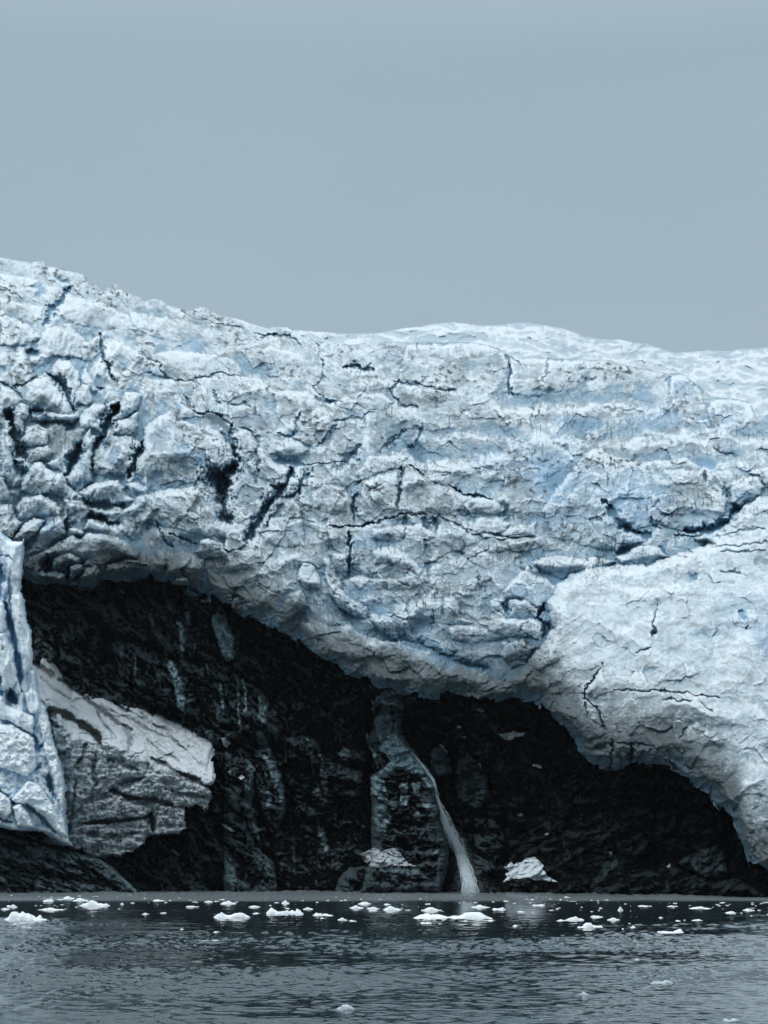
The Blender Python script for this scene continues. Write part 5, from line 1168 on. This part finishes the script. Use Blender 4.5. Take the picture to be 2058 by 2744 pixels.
# ------------------------------------------------------------------ sea
def sea():
    # waves as real relief between the boat and the cliff, the far sheet lies just below
    vr = np.concatenate([np.arange(1918, 2000, .55), np.arange(2000, 2300, .6)]); ur = np.concatenate([np.arange(-900, -260, 8.), np.arange(-260, 1920, 2.0), np.arange(1928, 2700, 8.)])
    U, V = np.meshgrid(ur, vr); Y = CAMH * F / (V - HV); X = (U - CU) / F * Y
    wx = X + 1.5 * gn(X / 6, Y / 9, 903); wy = Y + 1.5 * gn(X / 6 + 4, Y / 9, 905)
    nearw = sst(300, 130, Y); ruf = sst(300, 330, Y)
    patch = .45 + .95 * sst(-.3, .35, gn(X / 26, Y / 34, 907))
    amp = (.16 + 1.3 * nearw + 2.0 * ruf) * patch
    Z = .055 * gn(wx / .8, wy / .55, 911) + .065 * gn(wx / 1.4, wy / 1.2, 913) + .07 * gn(wx / 4.2, wy / 3.0, 915) + .10 * gn(wx / 11, wy / 9, 917)
    Z = Z * amp
    n1, n0 = U.shape; ids = np.arange(n1 * n0).reshape(n1, n0)
    Q = np.stack([ids[:-1, :-1], ids[1:, :-1], ids[1:, 1:], ids[:-1, 1:]], -1).reshape(-1, 4)
    P = np.stack([X, Y, Z], -1).reshape(-1, 3)
    P2 = np.array([(x, y, -.35) for y in (-300, 5000) for x in (-4000, 4000)], float); k = len(P)
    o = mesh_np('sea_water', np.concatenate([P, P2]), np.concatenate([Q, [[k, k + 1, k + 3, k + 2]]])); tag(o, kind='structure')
    m = bpy.data.materials.new('sea_water'); m.use_nodes = True; N = m.node_tree.nodes; L = m.node_tree.links
    b = N['Principled BSDF']; b.inputs['Base Color'].default_value = (.022, .036, .040, 1); b.inputs['Roughness'].default_value = .08; b.inputs['IOR'].default_value = 1.5
    tc = N.new('ShaderNodeTexCoord'); sep = N.new('ShaderNodeSeparateXYZ'); L.new(tc.outputs['Object'], sep.inputs[0])
    def noise(scale, det, sx, sy, rough=.55):
        mp = N.new('ShaderNodeMapping'); mp.inputs['Scale'].default_value = (sx, sy, 1); L.new(tc.outputs['Object'], mp.inputs[0])
        n = N.new('ShaderNodeTexNoise'); n.inputs['Scale'].default_value = scale; n.inputs['Detail'].default_value = det; n.inputs['Roughness'].default_value = rough
        L.new(mp.outputs[0], n.inputs[0]); return n
    def maprange(src, a, c, d, e):
        r = N.new('ShaderNodeMapRange'); r.inputs[1].default_value = a; r.inputs[2].default_value = c; r.inputs[3].default_value = d; r.inputs[4].default_value = e
        r.interpolation_type = 'SMOOTHSTEP'; L.new(src, r.inputs[0]); return r.outputs[0]
    def mul(a, bb):
        x = N.new('ShaderNodeMath'); x.operation = 'MULTIPLY'
        if isinstance(a, float): x.inputs[0].default_value = a
        else: L.new(a, x.inputs[0])
        if isinstance(bb, float): x.inputs[1].default_value = bb
        else: L.new(bb, x.inputs[1])
        return x.outputs[0]
    def add(a, bb):
        x = N.new('ShaderNodeMath'); x.operation = 'ADD'; L.new(a, x.inputs[0]); L.new(bb, x.inputs[1]); return x.outputs[0]
    # calmer slick through the drift ice, ruffled water close under the cliff, waves nearer the boat
    nearw = maprange(sep.outputs[1], 130, 235, 1.0, .10)
    shore = maprange(sep.outputs[1], 292, 325, 0.0, 1.0)
    amp = add(nearw, mul(shore, 1.3))
    n1 = noise(1.0, 4, .75, .55); n2 = noise(3.2, 3, .7, .6); n3 = noise(.22, 3, .8, .7)
    h = add(add(mul(n1.outputs['Fac'], .20), mul(n2.outputs['Fac'], .055)), mul(n3.outputs['Fac'], .35))
    hh = mul(h, mul(amp, .3))
    bp = N.new('ShaderNodeBump'); bp.inputs['Distance'].default_value = 1.0; bp.inputs['Strength'].default_value = 1.0
    L.new(hh, bp.inputs['Height']); L.new(bp.outputs[0], b.inputs['Normal'])
    rg = add(maprange(sep.outputs[1], 120, 300, .03, .08), mul(shore, .12))
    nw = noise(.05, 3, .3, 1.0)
    shore_sheen = mul(maprange(add(sep.outputs[1], mul(nw.outputs['Fac'], 24.0)), 318, 336, 0.0, 1.0), .9)  # pale band painted under the cliff, as sky reflected by ruffled water
    mc = N.new('ShaderNodeMix'); mc.data_type = 'RGBA'; L.new(shore_sheen, mc.inputs[0]); mc.inputs[6].default_value = (.020, .034, .038, 1); mc.inputs[7].default_value = (.20, .235, .245, 1)
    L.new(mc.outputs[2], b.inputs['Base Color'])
    L.new(rg, b.inputs['Roughness']); b.inputs['Specular Tint'].default_value = (.95, 1.0, 1.0, 1)
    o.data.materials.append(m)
sea()

# ------------------------------------------------------------------ air
def haze():
    import itertools
    V = [(x, y, z) for x in (-900, 900) for y in (-40, 2920) for z in (-2, 900)]
    me = bpy.data.meshes.new('haze'); me.from_pydata(V, [], [(0, 1, 3, 2), (4, 6, 7, 5), (0, 4, 5, 1), (2, 3, 7, 6), (0, 2, 6, 4), (1, 5, 7, 3)])
    o = bpy.data.objects.new('haze', me); C.objects.link(o); tag(o, kind='stuff')
    m = bpy.data.materials.new('haze'); m.use_nodes = True; N = m.node_tree.nodes
    N.remove(N['Principled BSDF']); p = N.new('ShaderNodeVolumePrincipled'); p.inputs['Density'].default_value = HAZE
    p.inputs['Color'].default_value = (.86, .92, .97, 1); p.inputs['Anisotropy'].default_value = .2
    m.node_tree.links.new(p.outputs[0], N['Material Output'].inputs['Volume']); me.materials.append(m)
HAZE = .00002
haze()

# ------------------------------------------------------------------ sky, sun, camera
SUN_EL, SUN_AZ = math.radians(58), math.radians(246)     # veiled sun, high behind the boat at the left
w = bpy.data.worlds.new('World'); bpy.context.scene.world = w; w.use_nodes = True
N = w.node_tree.nodes; L = w.node_tree.links; N.clear()
outn = N.new('ShaderNodeOutputWorld')
skyt = N.new('ShaderNodeTexSky'); skyt.sky_type = 'NISHITA'; skyt.sun_disc = False; skyt.sun_elevation = SUN_EL; skyt.sun_rotation = SUN_AZ
bg1 = N.new('ShaderNodeBackground'); bg1.inputs['Strength'].default_value = .012; L.new(skyt.outputs[0], bg1.inputs[0])
tc = N.new('ShaderNodeTexCoord'); sp = N.new('ShaderNodeSeparateXYZ'); L.new(tc.outputs['Generated'], sp.inputs[0])
cr = N.new('ShaderNodeValToRGB'); L.new(sp.outputs[2], cr.inputs[0])
el = cr.color_ramp.elements
el[0].position = 0.0; el[0].color = (.318, .412, .478, 1)
el[1].position = 1.0; el[1].color = (1.30, 1.42, 1.50, 1)
for p_, c_ in ((.16, (.335, .425, .490, 1)), (.27, (.332, .424, .488, 1)), (.36, (.316, .410, .474, 1)), (.48, (.50, .60, .68, 1)), (.72, (1.05, 1.18, 1.28, 1))):
    e = el.new(p_); e.color = c_
cn = N.new('ShaderNodeTexNoise'); cn.inputs['Scale'].default_value = 2.2; cn.inputs['Detail'].default_value = 3
cm = N.new('ShaderNodeMapping'); cm.inputs['Scale'].default_value = (1, 1, 3.5); L.new(tc.outputs['Generated'], cm.inputs[0]); L.new(cm.outputs[0], cn.inputs[0])
cmr = N.new('ShaderNodeMapRange'); cmr.inputs[1].default_value = .3; cmr.inputs[2].default_value = .7; cmr.inputs[3].default_value = .95; cmr.inputs[4].default_value = 1.05; L.new(cn.outputs['Fac'], cmr.inputs[0])
cs = N.new('ShaderNodeVectorMath'); cs.operation = 'SCALE'; L.new(cr.outputs[0], cs.inputs[0]); L.new(cmr.outputs[0], cs.inputs['Scale'])
bg2 = N.new('ShaderNodeBackground'); bg2.inputs['Strength'].default_value = 1.0; L.new(cs.outputs[0], bg2.inputs[0])
ad = N.new('ShaderNodeAddShader'); L.new(bg1.outputs[0], ad.inputs[0]); L.new(bg2.outputs[0], ad.inputs[1]); L.new(ad.outputs[0], outn.inputs[0])

sl = bpy.data.lights.new('sun', 'SUN'); sl.energy = 1.05; sl.angle = math.radians(22); sl.color = (1, .995, .98)
so = bpy.data.objects.new('sun', sl); C.objects.link(so)
dx = math.sin(SUN_AZ) * math.cos(SUN_EL); dy = math.cos(SUN_AZ) * math.cos(SUN_EL); dz = math.sin(SUN_EL)
from mathutils import Vector
so.rotation_euler = Vector((dx, dy, dz)).to_track_quat('Z', 'Y').to_euler()
so.location = (-60, -60, 300)

cam = bpy.data.cameras.new('camera'); co = bpy.data.objects.new('camera', cam); C.objects.link(co)
co.location = (0, 0, CAMH); co.rotation_euler = (math.pi / 2, 0, 0)
cam.sensor_fit = 'VERTICAL'; cam.sensor_height = 24; cam.lens = 24 * F / 2212.0
cam.shift_y = (HV - 1106.0) / 2212.0; cam.clip_end = 20000; cam.clip_start = 1
bpy.context.scene.camera = co

vs_ = bpy.context.scene.view_settings
vs_.view_transform = 'Standard'; vs_.look = 'None'; vs_.gamma = 1; vs_.exposure = 0.0
